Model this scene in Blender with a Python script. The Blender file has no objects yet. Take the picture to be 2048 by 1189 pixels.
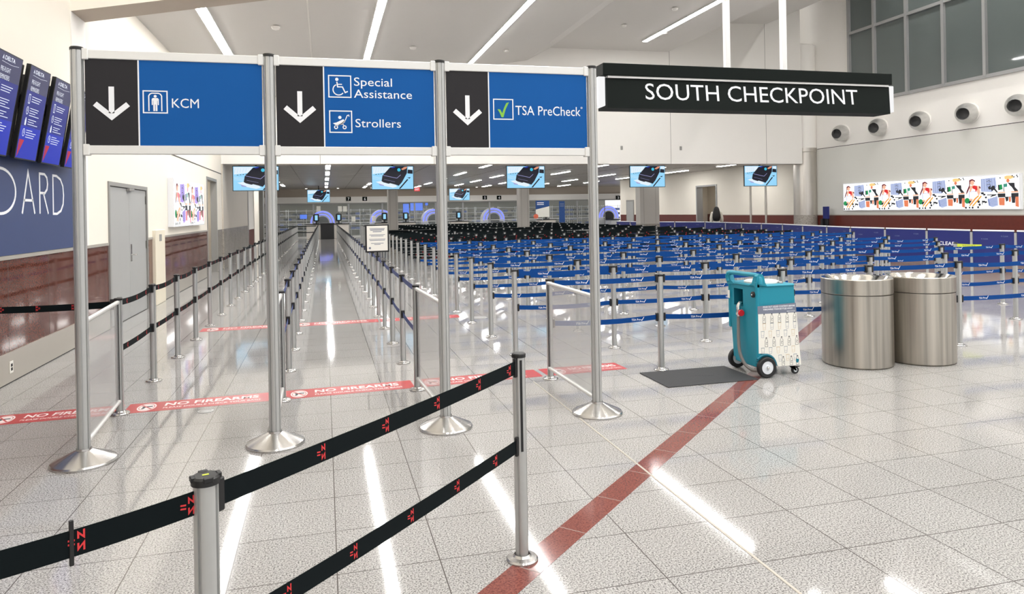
import bpy, math, random
from mathutils import Vector, Matrix
random.seed(7)
SC = bpy.context.scene
COL = SC.collection
PI = math.pi
# ------------------------------------------------------------------ camera
W_PX, H_PX = 2048.0, 1189.0
FOC, CX = 1420.0, 1024.0
YAW, PITCH, ROLL, EYE = math.atan(376 / 1420.0), 0.0, 0.018, 1.65
CY = 423.2 + FOC * math.tan(PITCH)
_f = Vector((math.sin(YAW) * math.cos(PITCH), math.cos(YAW) * math.cos(PITCH), -math.sin(PITCH)))
_r0 = Vector((math.cos(YAW), -math.sin(YAW), 0))
_u0 = _r0.cross(_f)
_r = _r0 * math.cos(ROLL) - _u0 * math.sin(ROLL)
_u = _r0 * math.sin(ROLL) + _u0 * math.cos(ROLL)
cam_d = bpy.data.cameras.new('camera')
cam = bpy.data.objects.new('camera', cam_d)
COL.objects.link(cam)
M = Matrix((_r, _u, -_f)).transposed().to_4x4()
M.translation = Vector((0, 0, EYE))
cam.matrix_world = M
cam_d.sensor_fit = 'HORIZONTAL'
cam_d.sensor_width = 36
cam_d.lens = 36 * FOC / W_PX
cam_d.shift_y = (CY - H_PX / 2) / W_PX
cam_d.clip_start = 0.05
cam_d.clip_end = 300
SC.camera = cam
# ------------------------------------------------------------------ world, exposure
wd = bpy.data.worlds.new('world')
SC.world = wd
wd.use_nodes = True
wd.node_tree.nodes['Background'].inputs[0].default_value = (1.0, 0.985, 0.965, 1)
wd.node_tree.nodes['Background'].inputs[1].default_value = 1.1
SC.view_settings.view_transform = 'Standard'
SC.view_settings.look = 'None'
SC.view_settings.exposure = 0.0
SC.view_settings.gamma = 1.0
SC.view_settings.use_curve_mapping = False
STRIP_E = 55.0      # hall light strips
PANEL_E = 42.0      # checkpoint ceiling lights
SC.cycles.use_denoising = True
SC.cycles.max_bounces = 8
SC.cycles.diffuse_bounces = 4
SC.cycles.glossy_bounces = 4
SC.cycles.transparent_max_bounces = 16
SC.cycles.sample_clamp_indirect = 6.0


def ray(x, y):
    return _f + _r * ((x - CX) / FOC) - _u * ((y - CY) / FOC)


def on_x(x, y, X):
    r = ray(x, y)
    return Vector((0, 0, EYE)) + r * (X / r.x)


def on_y(x, y, Y):
    r = ray(x, y)
    return Vector((0, 0, EYE)) + r * (Y / r.y)


def on_z(x, y, Z):
    r = ray(x, y)
    return Vector((0, 0, EYE)) + r * ((Z - EYE) / r.z)


# ------------------------------------------------------------------ materials
def srgb(r, g, b):
    def c(v):
        v /= 255.0
        return v / 12.92 if v <= 0.04045 else ((v + 0.055) / 1.055) ** 2.4
    return (c(r), c(g), c(b), 1)


MATS = {}


def mat(name, col, rough=0.5, metal=0.0, spec=0.5, noise=0.0, nscale=30, bump=0.0):
    if name in MATS:
        return MATS[name]
    m = bpy.data.materials.new(name)
    m.use_nodes = True
    nt = m.node_tree
    b = nt.nodes['Principled BSDF']
    b.inputs['Base Color'].default_value = col
    b.inputs['Roughness'].default_value = rough
    b.inputs['Metallic'].default_value = metal
    b.inputs['Specular IOR Level'].default_value = spec
    if noise > 0 or bump > 0:
        tc = nt.nodes.new('ShaderNodeTexCoord')
        n = nt.nodes.new('ShaderNodeTexNoise')
        n.inputs['Scale'].default_value = nscale
        n.inputs['Detail'].default_value = 3
        nt.links.new(tc.outputs['Object'], n.inputs['Vector'])
        if noise > 0:
            mx = nt.nodes.new('ShaderNodeMix')
            mx.data_type = 'RGBA'
            mx.inputs[6].default_value = tuple(max(0, c * (1 - noise)) for c in col[:3]) + (1,)
            mx.inputs[7].default_value = tuple(min(1, c * (1 + noise)) for c in col[:3]) + (1,)
            nt.links.new(n.outputs['Fac'], mx.inputs[0])
            nt.links.new(mx.outputs[2], b.inputs['Base Color'])
        if bump > 0:
            bp = nt.nodes.new('ShaderNodeBump')
            bp.inputs['Strength'].default_value = bump
            bp.inputs['Distance'].default_value = 0.01
            nt.links.new(n.outputs['Fac'], bp.inputs['Height'])
            nt.links.new(bp.outputs[0], b.inputs['Normal'])
    MATS[name] = m
    return m


def emis(name, col, strength):
    if name in MATS:
        return MATS[name]
    m = bpy.data.materials.new(name)
    m.use_nodes = True
    nt = m.node_tree
    b = nt.nodes['Principled BSDF']
    b.inputs['Base Color'].default_value = (0.02, 0.02, 0.02, 1)
    b.inputs['Roughness'].default_value = 0.4
    b.inputs['Specular IOR Level'].default_value = 0.15
    b.inputs['Emission Color'].default_value = col
    b.inputs['Emission Strength'].default_value = strength
    MATS[name] = m
    return m


def glassy(name, col, fac, rough=0.05):
    """see-through sheet: part transparent, part reflecting and tinted"""
    if name in MATS:
        return MATS[name]
    m = bpy.data.materials.new(name)
    m.use_nodes = True
    nt = m.node_tree
    b = nt.nodes['Principled BSDF']
    b.inputs['Base Color'].default_value = col
    b.inputs['Roughness'].default_value = rough
    t = nt.nodes.new('ShaderNodeBsdfTransparent')
    mx = nt.nodes.new('ShaderNodeMixShader')
    mx.inputs[0].default_value = fac
    nt.links.new(t.outputs[0], mx.inputs[1])
    nt.links.new(b.outputs[0], mx.inputs[2])
    nt.links.new(mx.outputs[0], nt.nodes['Material Output'].inputs[0])
    MATS[name] = m
    return m


def math_node(nt, op, a, b=None):
    n = nt.nodes.new('ShaderNodeMath')
    n.operation = op
    for i, v in enumerate((a, b)):
        if v is None:
            continue
        if isinstance(v, (int, float)):
            n.inputs[i].default_value = v
        else:
            nt.links.new(v, n.inputs[i])
    return n.outputs[0]


def granite(name, light, dark, scale, rough, joints=None, jcol=(0.11, 0.10, 0.095, 1), blotch=0.06, seams=None):
    m = bpy.data.materials.new(name)
    m.use_nodes = True
    nt = m.node_tree
    b = nt.nodes['Principled BSDF']
    b.inputs['Roughness'].default_value = rough
    b.inputs['Specular IOR Level'].default_value = 0.42
    tc = nt.nodes.new('ShaderNodeTexCoord')
    co = tc.outputs['Object']
    n1 = nt.nodes.new('ShaderNodeTexNoise')
    n1.inputs['Scale'].default_value = scale
    n1.inputs['Detail'].default_value = 2.5
    n1.inputs['Roughness'].default_value = 0.75
    nt.links.new(co, n1.inputs['Vector'])
    r1 = nt.nodes.new('ShaderNodeValToRGB')
    r1.color_ramp.elements[0].position = 0.36
    r1.color_ramp.elements[0].color = dark
    r1.color_ramp.elements[1].position = 0.56
    r1.color_ramp.elements[1].color = light
    nt.links.new(n1.outputs['Fac'], r1.inputs[0])
    n2 = nt.nodes.new('ShaderNodeTexNoise')
    n2.inputs['Scale'].default_value = 1.7
    n2.inputs['Detail'].default_value = 4
    nt.links.new(co, n2.inputs['Vector'])
    mx = nt.nodes.new('ShaderNodeMix')
    mx.data_type = 'RGBA'
    mx.blend_type = 'MULTIPLY'
    mx.inputs[0].default_value = 1.0
    r2 = nt.nodes.new('ShaderNodeValToRGB')
    r2.color_ramp.elements[0].position = 0.3
    r2.color_ramp.elements[0].color = (1 - blotch, 1 - blotch * 1.1, 1 - blotch * 1.2, 1)
    r2.color_ramp.elements[1].position = 0.7
    r2.color_ramp.elements[1].color = (1, 1, 1, 1)
    nt.links.new(n2.outputs['Fac'], r2.inputs[0])
    nt.links.new(r1.outputs[0], mx.inputs[6])
    nt.links.new(r2.outputs[0], mx.inputs[7])
    out = mx.outputs[2]
    if joints:
        x0, px, y0, py, w = joints
        sx = nt.nodes.new('ShaderNodeSeparateXYZ')
        nt.links.new(co, sx.inputs[0])
        # a different shade on each slab
        cell = nt.nodes.new('ShaderNodeCombineXYZ')
        lines = []
        for k, (o, p) in enumerate(((x0, px), (y0, py))):
            q = math_node(nt, 'DIVIDE', math_node(nt, 'SUBTRACT', sx.outputs[k], o), p)
            nt.links.new(math_node(nt, 'FLOOR', q), cell.inputs[k])
            fr = math_node(nt, 'FRACT', q)
            d = math_node(nt, 'ABSOLUTE', math_node(nt, 'SUBTRACT', fr, 0.5))
            lines.append(math_node(nt, 'GREATER_THAN', d, 0.5 - w / p / 2))
        wn = nt.nodes.new('ShaderNodeTexWhiteNoise')
        nt.links.new(cell.outputs[0], wn.inputs['Vector'])
        sh = math_node(nt, 'ADD', math_node(nt, 'MULTIPLY', wn.outputs['Value'], 0.07), 0.95)
        ms = nt.nodes.new('ShaderNodeVectorMath')
        ms.operation = 'SCALE'
        nt.links.new(out, ms.inputs[0])
        nt.links.new(sh, ms.inputs['Scale'])
        any_ = math_node(nt, 'MAXIMUM', lines[0], lines[1])
        mj = nt.nodes.new('ShaderNodeMix')
        mj.data_type = 'RGBA'
        nt.links.new(any_, mj.inputs[0])
        nt.links.new(ms.outputs[0], mj.inputs[6])
        mj.inputs[7].default_value = jcol
        out = mj.outputs[2]
    nt.links.new(out, b.inputs['Base Color'])
    MATS[name] = m
    return m


def brushed(name, col, rough, streak_axis='Z', amount=0.25, scale=60, metal=1.0):
    """metal with long fine streaks along an axis"""
    m = bpy.data.materials.new(name)
    m.use_nodes = True
    nt = m.node_tree
    b = nt.nodes['Principled BSDF']
    b.inputs['Metallic'].default_value = metal
    tc = nt.nodes.new('ShaderNodeTexCoord')
    mp = nt.nodes.new('ShaderNodeMapping')
    s = [scale, scale, scale]
    s['XYZ'.index(streak_axis)] = 0.4
    mp.inputs['Scale'].default_value = s
    nt.links.new(tc.outputs['Object'], mp.inputs[0])
    n = nt.nodes.new('ShaderNodeTexNoise')
    n.inputs['Scale'].default_value = 1
    n.inputs['Detail'].default_value = 4
    nt.links.new(mp.outputs[0], n.inputs['Vector'])
    r = nt.nodes.new('ShaderNodeValToRGB')
    r.color_ramp.elements[0].position = 0.3
    r.color_ramp.elements[0].color = tuple(c * (1 - amount) for c in col[:3]) + (1,)
    r.color_ramp.elements[1].position = 0.7
    r.color_ramp.elements[1].color = tuple(min(1, c * (1 + amount)) for c in col[:3]) + (1,)
    nt.links.new(n.outputs['Fac'], r.inputs[0])
    nt.links.new(r.outputs[0], b.inputs['Base Color'])
    rr = math_node(nt, 'ADD', math_node(nt, 'MULTIPLY', n.outputs['Fac'], 0.2), rough - 0.1)
    nt.links.new(rr, b.inputs['Roughness'])
    b.inputs['Anisotropic'].default_value = 0.5
    MATS[name] = m
    return m


# ------------------------------------------------------------------ mesh builder
class MB:
    def __init__(self):
        self.v, self.f, self.m, self.mats = [], [], [], []

    def mi(self, mt):
        if mt not in self.mats:
            self.mats.append(mt)
        return self.mats.index(mt)

    def add(self, vs, fs, mt, mx=None):
        o = len(self.v)
        i = self.mi(mt)
        for p in vs:
            p = Vector(p)
            self.v.append(tuple(mx @ p) if mx else tuple(p))
        for f in fs:
            self.f.append(tuple(o + k for k in f))
            self.m.append(i)
        return self

    def box(self, a, b, mt, mx=None):
        (x0, y0, z0), (x1, y1, z1) = a, b
        vs = [(x0, y0, z0), (x1, y0, z0), (x1, y1, z0), (x0, y1, z0), (x0, y0, z1), (x1, y0, z1), (x1, y1, z1), (x0, y1, z1)]
        return self.add(vs, [(3, 2, 1, 0), (4, 5, 6, 7), (0, 1, 5, 4), (1, 2, 6, 5), (2, 3, 7, 6), (3, 0, 4, 7)], mt, mx)

    def bbox(self, a, b, mt, bev=0.004, mx=None):
        """box with chamfered vertical and horizontal edges"""
        (x0, y0, z0), (x1, y1, z1) = a, b
        e = min(bev, (x1 - x0) / 2.2, (y1 - y0) / 2.2, (z1 - z0) / 2.2)
        def ring(z, i):
            return [(x0 + i, y0 + e, z), (x0 + e, y0 + i, z), (x1 - e, y0 + i, z), (x1 - i, y0 + e, z),
                    (x1 - i, y1 - e, z), (x1 - e, y1 - i, z), (x0 + e, y1 - i, z), (x0 + i, y1 - e, z)]
        vs = ring(z0, e) + ring(z0 + e, 0) + ring(z1 - e, 0) + ring(z1, e)
        fs = [tuple(range(7, -1, -1)), tuple(range(24, 32))]
        for k in range(3):
            for j in range(8):
                a_, b_ = k * 8 + j, k * 8 + (j + 1) % 8
                fs.append((a_, b_, b_ + 8, a_ + 8))
        return self.add(vs, fs, mt, mx)

    def lathe(self, prof, mt, n=24, mx=None, cap=True):
        """prof: list of (r, z) from bottom to top"""
        vs, fs = [], []
        for r, z in prof:
            for k in range(n):
                a = 2 * PI * k / n
                vs.append((r * math.cos(a), r * math.sin(a), z))
        for i in range(len(prof) - 1):
            for k in range(n):
                a, b = i * n + k, i * n + (k + 1) % n
                fs.append((a, b, b + n, a + n))
        if cap:
            if prof[0][0] > 1e-4:
                fs.append(tuple(range(n - 1, -1, -1)))
            if prof[-1][0] > 1e-4:
                fs.append(tuple((len(prof) - 1) * n + k for k in range(n)))
        return self.add(vs, fs, mt, mx)

    def prism(self, pts, d0, d1, mt, mx=None):
        """2-D outline (x,y), extruded d0..d1 along local z"""
        n = len(pts)
        ar = sum(pts[i][0] * pts[(i + 1) % n][1] - pts[(i + 1) % n][0] * pts[i][1] for i in range(n))
        if ar < 0:
            pts = list(reversed(pts))
        vs = [(x, y, d0) for x, y in pts] + [(x, y, d1) for x, y in pts]
        fs = [tuple(range(n - 1, -1, -1)), tuple(range(n, 2 * n))]
        for i in range(n):
            j = (i + 1) % n
            fs.append((i, j, j + n, i + n))
        return self.add(vs, fs, mt, mx)

    def tube(self, pts, r, mt, n=10, mx=None, closed=False):
        pts = [Vector(p) for p in pts]
        vs, fs = [], []
        N = len(pts)
        prev = None
        for i, p in enumerate(pts):
            if closed:
                d = pts[(i + 1) % N] - pts[i - 1]
            else:
                d = pts[min(i + 1, N - 1)] - pts[max(i - 1, 0)]
            d.normalize()
            ref = prev if prev is not None else (Vector((0, 0, 1)) if abs(d.z) < 0.9 else Vector((1, 0, 0)))
            s = (ref - d * ref.dot(d)).normalized()
            prev = s
            t = d.cross(s)
            rr = r[i] if isinstance(r, (list, tuple)) else r
            for k in range(n):
                a = 2 * PI * k / n
                vs.append(p + s * math.cos(a) * rr + t * math.sin(a) * rr)
        segs = N if closed else N - 1
        for i in range(segs):
            for k in range(n):
                a, b = i * n + k, i * n + (k + 1) % n
                c, d_ = ((i + 1) % N) * n + (k + 1) % n, ((i + 1) % N) * n + k
                fs.append((a, b, c, d_))
        if not closed:
            fs.append(tuple(range(n - 1, -1, -1)))
            fs.append(tuple((N - 1) * n + k for k in range(n)))
        return self.add(vs, fs, mt, mx)

    def stroke(self, pts, w, d0, d1, mt, mx=None, closed=False):
        """flat line of width w along 2-D points, raised d0..d1"""
        P = [Vector((p[0], p[1])) for p in pts]
        N = len(P)
        L, R = [], []
        for i in range(N):
            if closed:
                a, b = P[i - 1], P[(i + 1) % N]
                d1_ = (P[i] - a).normalized()
                d2_ = (b - P[i]).normalized()
            else:
                d1_ = (P[i] - P[i - 1]).normalized() if i > 0 else (P[1] - P[0]).normalized()
                d2_ = (P[i + 1] - P[i]).normalized() if i < N - 1 else d1_
            n1, n2 = Vector((-d1_.y, d1_.x)), Vector((-d2_.y, d2_.x))
            nn = n1 + n2
            nn = n1 if nn.length < 1e-4 else nn.normalized()
            k = 1.0 / max(0.4, nn.dot(n1))
            L.append(P[i] + nn * w / 2 * k)
            R.append(P[i] - nn * w / 2 * k)
        vs, fs = [], []
        for i in range(N):
            vs += [(L[i].x, L[i].y, d1), (R[i].x, R[i].y, d1), (L[i].x, L[i].y, d0), (R[i].x, R[i].y, d0)]
        for i in range(N if closed else N - 1):
            a, b = i * 4, ((i + 1) % N) * 4
            fs += [(a, a + 1, b + 1, b), (a + 2, b + 2, b + 3, a + 3), (a, b, b + 2, a + 2), (a + 1, a + 3, b + 3, b + 1)]
        if not closed:
            e = (N - 1) * 4
            fs += [(0, 2, 3, 1), (e, e + 1, e + 3, e + 2)]
        return self.add(vs, fs, mt, mx)

    def disc(self, cx, cy, r, d0, d1, mt, mx=None, n=20):
        return self.prism([(cx + r * math.cos(2 * PI * k / n), cy + r * math.sin(2 * PI * k / n)) for k in range(n)], d0, d1, mt, mx)

    def mesh(self, me, mt, mx):
        return self.add([v.co for v in me.vertices], [tuple(p.vertices) for p in me.polygons], mt, mx)

    def data(self, name, smooth=None):
        me = bpy.data.meshes.new(name)
        me.from_pydata(self.v, [], self.f)
        for m in self.mats:
            me.materials.append(m)
        me.polygons.foreach_set('material_index', self.m)
        me.update()
        if smooth is not None:
            me.shade_smooth()
            me.set_sharp_from_angle(angle=smooth)
        return me

    def obj(self, name, parent=None, smooth=None, mx=None):
        return link(name, self.data(name, smooth), parent, mx)


def link(name, me, parent=None, mx=None):
    o = bpy.data.objects.new(name, me)
    COL.objects.link(o)
    if parent is not None:
        o.parent = parent
    if mx is not None:
        o.matrix_local = mx
    return o


def tag(o, label, cat, group=None, kind=None):
    o['label'] = label
    o['category'] = cat
    if group:
        o['group'] = group
    if kind:
        o['kind'] = kind
    return o


def thing(name, label, cat, loc=(0, 0, 0), rz=0.0, group=None):
    o = bpy.data.objects.new(name, None)
    o.empty_display_size = 0.1
    COL.objects.link(o)
    o.location = loc
    o.rotation_euler = (0, 0, rz)
    return tag(o, label, cat, group)


def struct(name, mb, parent=None, smooth=None):
    o = mb.obj(name, parent, smooth)
    if parent is None:
        o['kind'] = 'structure'
    return o


def T(x, y, z):
    return Matrix.Translation((x, y, z))


def RX(a):
    return Matrix.Rotation(a, 4, 'X')


def RY(a):
    return Matrix.Rotation(a, 4, 'Y')


def RZ(a):
    return Matrix.Rotation(a, 4, 'Z')


FACE_S = RX(PI / 2)                    # 2-D drawing facing -Y: x->X, y->Z
FACE_E = RZ(PI / 2) @ RX(PI / 2)       # facing +X: x->+Y, y->Z
FACE_W = RZ(-PI / 2) @ RX(PI / 2)      # facing -X: x->-Y, y->Z

_tc = {}


def text_mesh(s, weight=0.0):
    """flat lettering as a mesh, cap height 1, left aligned at x=0, baseline y=0; returns mesh and width"""
    key = (s, weight)
    if key not in _tc:
        cu = bpy.data.curves.new('lettering', 'FONT')
        cu.body = s
        cu.size = 1.0
        cu.resolution_u = 3
        cu.offset = weight
        ob = bpy.data.objects.new('lettering', cu)
        COL.objects.link(ob)
        bpy.context.view_layer.update()
        me = bpy.data.meshes.new_from_object(ob.evaluated_get(bpy.context.evaluated_depsgraph_get()))
        bpy.data.objects.remove(ob)
        bpy.data.curves.remove(cu)
        xs = [v.co.x for v in me.vertices]
        x0, x1 = min(xs), max(xs)
        k = 1 / 0.729
        for v in me.vertices:
            v.co.x = (v.co.x - x0) * k
            v.co.y *= k
        _tc[key] = (me, (x1 - x0) * k)
    return _tc[key]


def put_text(mb, s, x, y, cap, mt, mx, width=None, z=0.0, weight=0.0):
    me, w = text_mesh(s, weight)
    sx = width / w if width else cap
    mb.mesh(me, mt, mx @ T(x, y, z) @ Matrix.Diagonal((sx, cap, 1, 1)))
    return sx * w


UNITS = ['', 'first', 'second', 'third', 'fourth', 'fifth', 'sixth', 'seventh', 'eighth', 'ninth', 'tenth', 'eleventh', 'twelfth',
         'thirteenth', 'fourteenth', 'fifteenth', 'sixteenth', 'seventeenth', 'eighteenth', 'nineteenth']


def nth(n):
    if n < 20:
        return UNITS[n]
    t = {2: ('twentieth', 'twenty'), 3: ('thirtieth', 'thirty'), 4: ('fortieth', 'forty')}[n // 10]
    return t[0] if n % 10 == 0 else t[1] + '-' + UNITS[n % 10]
# ------------------------------------------------------------------ shared materials
FLOOR = granite('floor granite', srgb(192, 190, 188), srgb(84, 82, 82), 120, 0.06, joints=(0.03, 0.474, 3.355, 0.459, 0.0055))
REDGR = granite('maroon granite', srgb(136, 78, 70), srgb(92, 50, 46), 95, 0.09, blotch=0.1)
MAROON = granite('polished maroon wall stone', srgb(112, 68, 58), srgb(80, 46, 40), 60, 0.05, blotch=0.25)
GREYST = granite('grey wall stone', srgb(176, 170, 162), srgb(140, 134, 128), 25, 0.25, blotch=0.2)
CREAM = mat('cream paint', srgb(240, 234, 222), 0.7, noise=0.01, nscale=3)
WHITE = mat('white paint', srgb(240, 237, 232), 0.7, noise=0.01, nscale=3)
GREYW = mat('pale grey paint', srgb(222, 221, 215), 0.7, noise=0.01, nscale=3)
CEIL = mat('ceiling plaster', srgb(216, 213, 209), 0.8, noise=0.01, nscale=2)
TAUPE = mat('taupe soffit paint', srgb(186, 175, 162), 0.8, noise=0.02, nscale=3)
SEAM = mat('panel joint', srgb(150, 146, 140), 0.8)
DARKSEAM = mat('dark joint', srgb(70, 68, 66), 0.8)
ALU = mat('satin aluminium', srgb(186, 187, 186), 0.36, 0.5, noise=0.03, nscale=40)
ALUW = mat('pale anodised rail', srgb(226, 226, 224), 0.35, 0.3, noise=0.02, nscale=20)


def spun(name, col, rough, aniso, rot=0.0, metal=0.95):
    m = mat(name, col, rough, metal, noise=0.01, nscale=2)
    nt = m.node_tree
    t = nt.nodes.new('ShaderNodeTangent')
    t.direction_type = 'RADIAL'
    t.axis = 'Z'
    b = nt.nodes['Principled BSDF']
    nt.links.new(t.outputs[0], b.inputs['Tangent'])
    b.inputs['Anisotropic'].default_value = aniso
    b.inputs['Anisotropic Rotation'].default_value = rot
    return m


STEEL = spun('spun steel base', (0.50, 0.49, 0.48, 1), 0.24, 0.8, 0.25)
CANST = brushed('brushed stainless', (0.48, 0.45, 0.40, 1), 0.34, 'Z', 0.30, 16)  # brush grain, with vertically stretched reflections painted in as colour streaks
CHROME = mat('bright chrome', (0.75, 0.74, 0.72, 1), 0.13, 1.0)
PILLARST = brushed('column cladding metal', (0.60, 0.57, 0.53, 1), 0.38, 'Z', 0.1, 6)
BLACK = mat('black plastic', srgb(22, 22, 24), 0.45, noise=0.1, nscale=60)
RUBBER = mat('black rubber', srgb(46, 47, 50), 0.7, noise=0.12, nscale=80, bump=0.2)
BELT_K = mat('black belt webbing', srgb(9, 18, 21), 0.8, spec=0.15, noise=0.15, nscale=400)
BELT_B = mat('blue belt webbing', srgb(4, 66, 136), 0.75, spec=0.2, noise=0.08, nscale=400)
BELT_N = mat('navy belt webbing', srgb(56, 72, 126), 0.7, noise=0.08, nscale=400)
BELT_L = mat('lime belt webbing', srgb(206, 222, 70), 0.7, noise=0.05, nscale=400)
NAVY = mat('navy banner', srgb(20, 32, 108), 0.6, noise=0.06, nscale=20)
MARKW = mat('white print', srgb(240, 242, 246), 0.6, noise=0.01, nscale=50)
MARKR = mat('red print', srgb(214, 52, 56), 0.6, noise=0.02, nscale=50)
SIGNBLUE = mat('sign blue', srgb(8, 84, 156), 0.6, spec=0.2, noise=0.03, nscale=6)
SIGNDARK = mat('sign charcoal', srgb(42, 41, 44), 0.6, spec=0.2, noise=0.03, nscale=6)
SIGNBLACK = mat('sign black', srgb(5, 14, 11), 0.6, spec=0.15, noise=0.05, nscale=8)
GREENM = mat('check mark green', srgb(126, 190, 60), 0.5, noise=0.02, nscale=20)
TEAL = mat('teal moulded plastic', srgb(14, 138, 162), 0.42, noise=0.04, nscale=25, bump=0.05)
TEALD = mat('teal recess plastic', srgb(10, 108, 130), 0.5, noise=0.04, nscale=25)
BOARDB = mat('navy wall panel', srgb(50, 66, 110), 0.55, noise=0.03, nscale=3)
DOORG = mat('grey door paint', srgb(168, 169, 168), 0.45, noise=0.02, nscale=4)
FRAMEG = mat('grey door frame', srgb(144, 143, 140), 0.45, noise=0.02, nscale=4)
WOOD = mat('red brown wood panel', srgb(98, 40, 30), 0.35, noise=0.2, nscale=9)
NIGHT = mat('dark night glazing', srgb(92, 100, 99), 0.04, noise=0.05, nscale=1, spec=0.8)
MULL = mat('grey mullion', srgb(166, 166, 166), 0.4, 0.4, noise=0.02, nscale=10)
FROST = glassy('clear acrylic sheet', srgb(206, 207, 207), 0.40, 0.12)
PANE = glassy('partition glass', srgb(206, 214, 212), 0.14, 0.03)
DECAL = mat('red floor vinyl', srgb(182, 46, 52), 0.28, noise=0.03, nscale=20)
DECALW = mat('white floor print', srgb(248, 236, 234), 0.3, noise=0.01, nscale=20)
GREYPR = mat('grey print', srgb(120, 126, 144), 0.6, noise=0.02, nscale=20)
STICK = mat('white vinyl wrap', srgb(240, 238, 230), 0.45, noise=0.02, nscale=8)
INKD = mat('dark ink', srgb(70, 72, 80), 0.6, noise=0.02, nscale=30)
INKB = mat('blue grey ink', srgb(120, 132, 160), 0.6, noise=0.02, nscale=30)
INKT = mat('tan ink', srgb(212, 186, 140), 0.6, noise=0.02, nscale=30)
REDK = mat('red valve knob', srgb(205, 30, 40), 0.4, noise=0.03, nscale=30)
HOSE = mat('grey hose', srgb(128, 124, 122), 0.5, noise=0.05, nscale=60)
TYRE = mat('tyre rubber', srgb(28, 28, 30), 0.6, noise=0.1, nscale=60)
HUB = mat('white wheel hub', srgb(224, 228, 234), 0.4, noise=0.02, nscale=20)
SLAT = mat('metal slat ceiling', srgb(170, 166, 160), 0.32, 0.35, noise=0.03, nscale=2)
SLATGAP = mat('slat gap', srgb(92, 88, 84), 0.6)
LAMP = emis('hall light diffuser', (1, 0.985, 0.96, 1), STRIP_E)
LAMP2 = emis('checkpoint light diffuser', (1, 0.98, 0.95, 1), PANEL_E)

# ------------------------------------------------------------------ the room shell
WL, WR, YH, ZH, ZC2 = -3.12, 18.9, 24.04, 3.32, 3.55
struct('floor', MB().box((-9, -6, -0.12), (26, 64, 0), FLOOR))


def _stripe():
    d = Vector((0.73, 0.683)).normalized()
    n = Vector((d.y, -d.x))
    c = n * (-1.705)
    mb = MB()
    a, b = c + d * 0.5, c + d * 14.2
    P = [a - n * 0.075, a + n * 0.075, b + n * 0.075, b - n * 0.075]
    mb.prism([(p.x, p.y) for p in P], 0.0, 0.0015, REDGR)
    for k in range(30):      # the short joints between its slabs
        q = c + d * (0.95 + k * 0.46)
        Q = [q - n * 0.075 - d * 0.002, q + n * 0.075 - d * 0.002, q + n * 0.075 + d * 0.002, q - n * 0.075 + d * 0.002]
        mb.prism([(p.x, p.y) for p in Q], 0.0015, 0.0018, SEAM)
    return mb


struct('trim_1', _stripe())
struct('trim_2', MB().box((1.923, -6, 0), (1.937, 6.6, 0.0022), mat('pale metal floor joint', srgb(188, 182, 172), 0.4, 0.2)))
struct('trim_3', MB().box((-3.0, 25.9, 0), (15, 25.96, 0.003), mat('dark floor expansion joint', srgb(110, 102, 94), 0.5, 0.3)))

# left wall with door, doorway, stone below
mb = MB()
DY0, DY1, DZ = 11.8, 14.2, 2.21
OY0, OY1, OZ = 21.1, 22.9, 2.73
for y0, y1, z0, z1 in ((-6, DY0, 1.25, 11), (DY0, DY1, DZ, 11), (DY1, OY0, 1.25, 11), (OY0, OY1, OZ, 11), (OY1, YH, 1.25, 11)):
    mb.box((WL - 0.14, y0, z0), (WL, y1, z1), CREAM)
for y0, y1 in ((-6, DY0), (DY1, OY0), (OY1, YH)):
    mb.box((WL - 0.14, y0, 0), (WL - 0.02, y1, 1.25), MAROON)
mb.box((WL, 10.9, 2.985), (WL + 0.004, YH, 3.01), DARKSEAM)
struct('wall_left', mb)
mb = MB()
for y0, y1 in ((-6, DY0 - 0.02), (DY1 + 0.02, 14.6), (15.4, OY0)):
    mb.box((WL - 0.02, y0, 0.31), (WL, y1, 1.25), MAROON)
    y = y0 + 1.1
    while y < y1:
        mb.box((WL, y, 0.31), (WL + 0.001, y + 0.006, 1.25), DARKSEAM)
        y += 1.1
struct('trim_4', mb)
mb = MB()
for y0, y1 in ((-6, DY0 - 0.02), (DY1 + 0.02, 14.6), (15.4, OY0)):
    mb.box((WL - 0.01, y0, 1.25), (WL + 0.012, y1, 1.29), mat('grey stone cap', srgb(168, 164, 156), 0.4))
struct('trim_5', mb)
mb = MB()
for y0, y1 in ((-6, DY0 - 0.05), (DY1 + 0.05, 14.6), (15.4, OY0), (OY1, YH)):
    mb.box((WL - 0.02, y0, 0.0), (WL + 0.02, y1, 0.31), mat('steel grey skirting', srgb(190, 184, 174), 0.3, 0.3, noise=0.04, nscale=2))
    mb.box((WL + 0.02, y0, 0.0), (WL + 0.021, y1, 0.012), DARKSEAM)
struct('baseboard_left', mb)
mb = MB()
mb.box((WL - 0.02, OY1, 0.31), (WL, YH, 1.25), GREYST)
struct('trim_6', mb)
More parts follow.
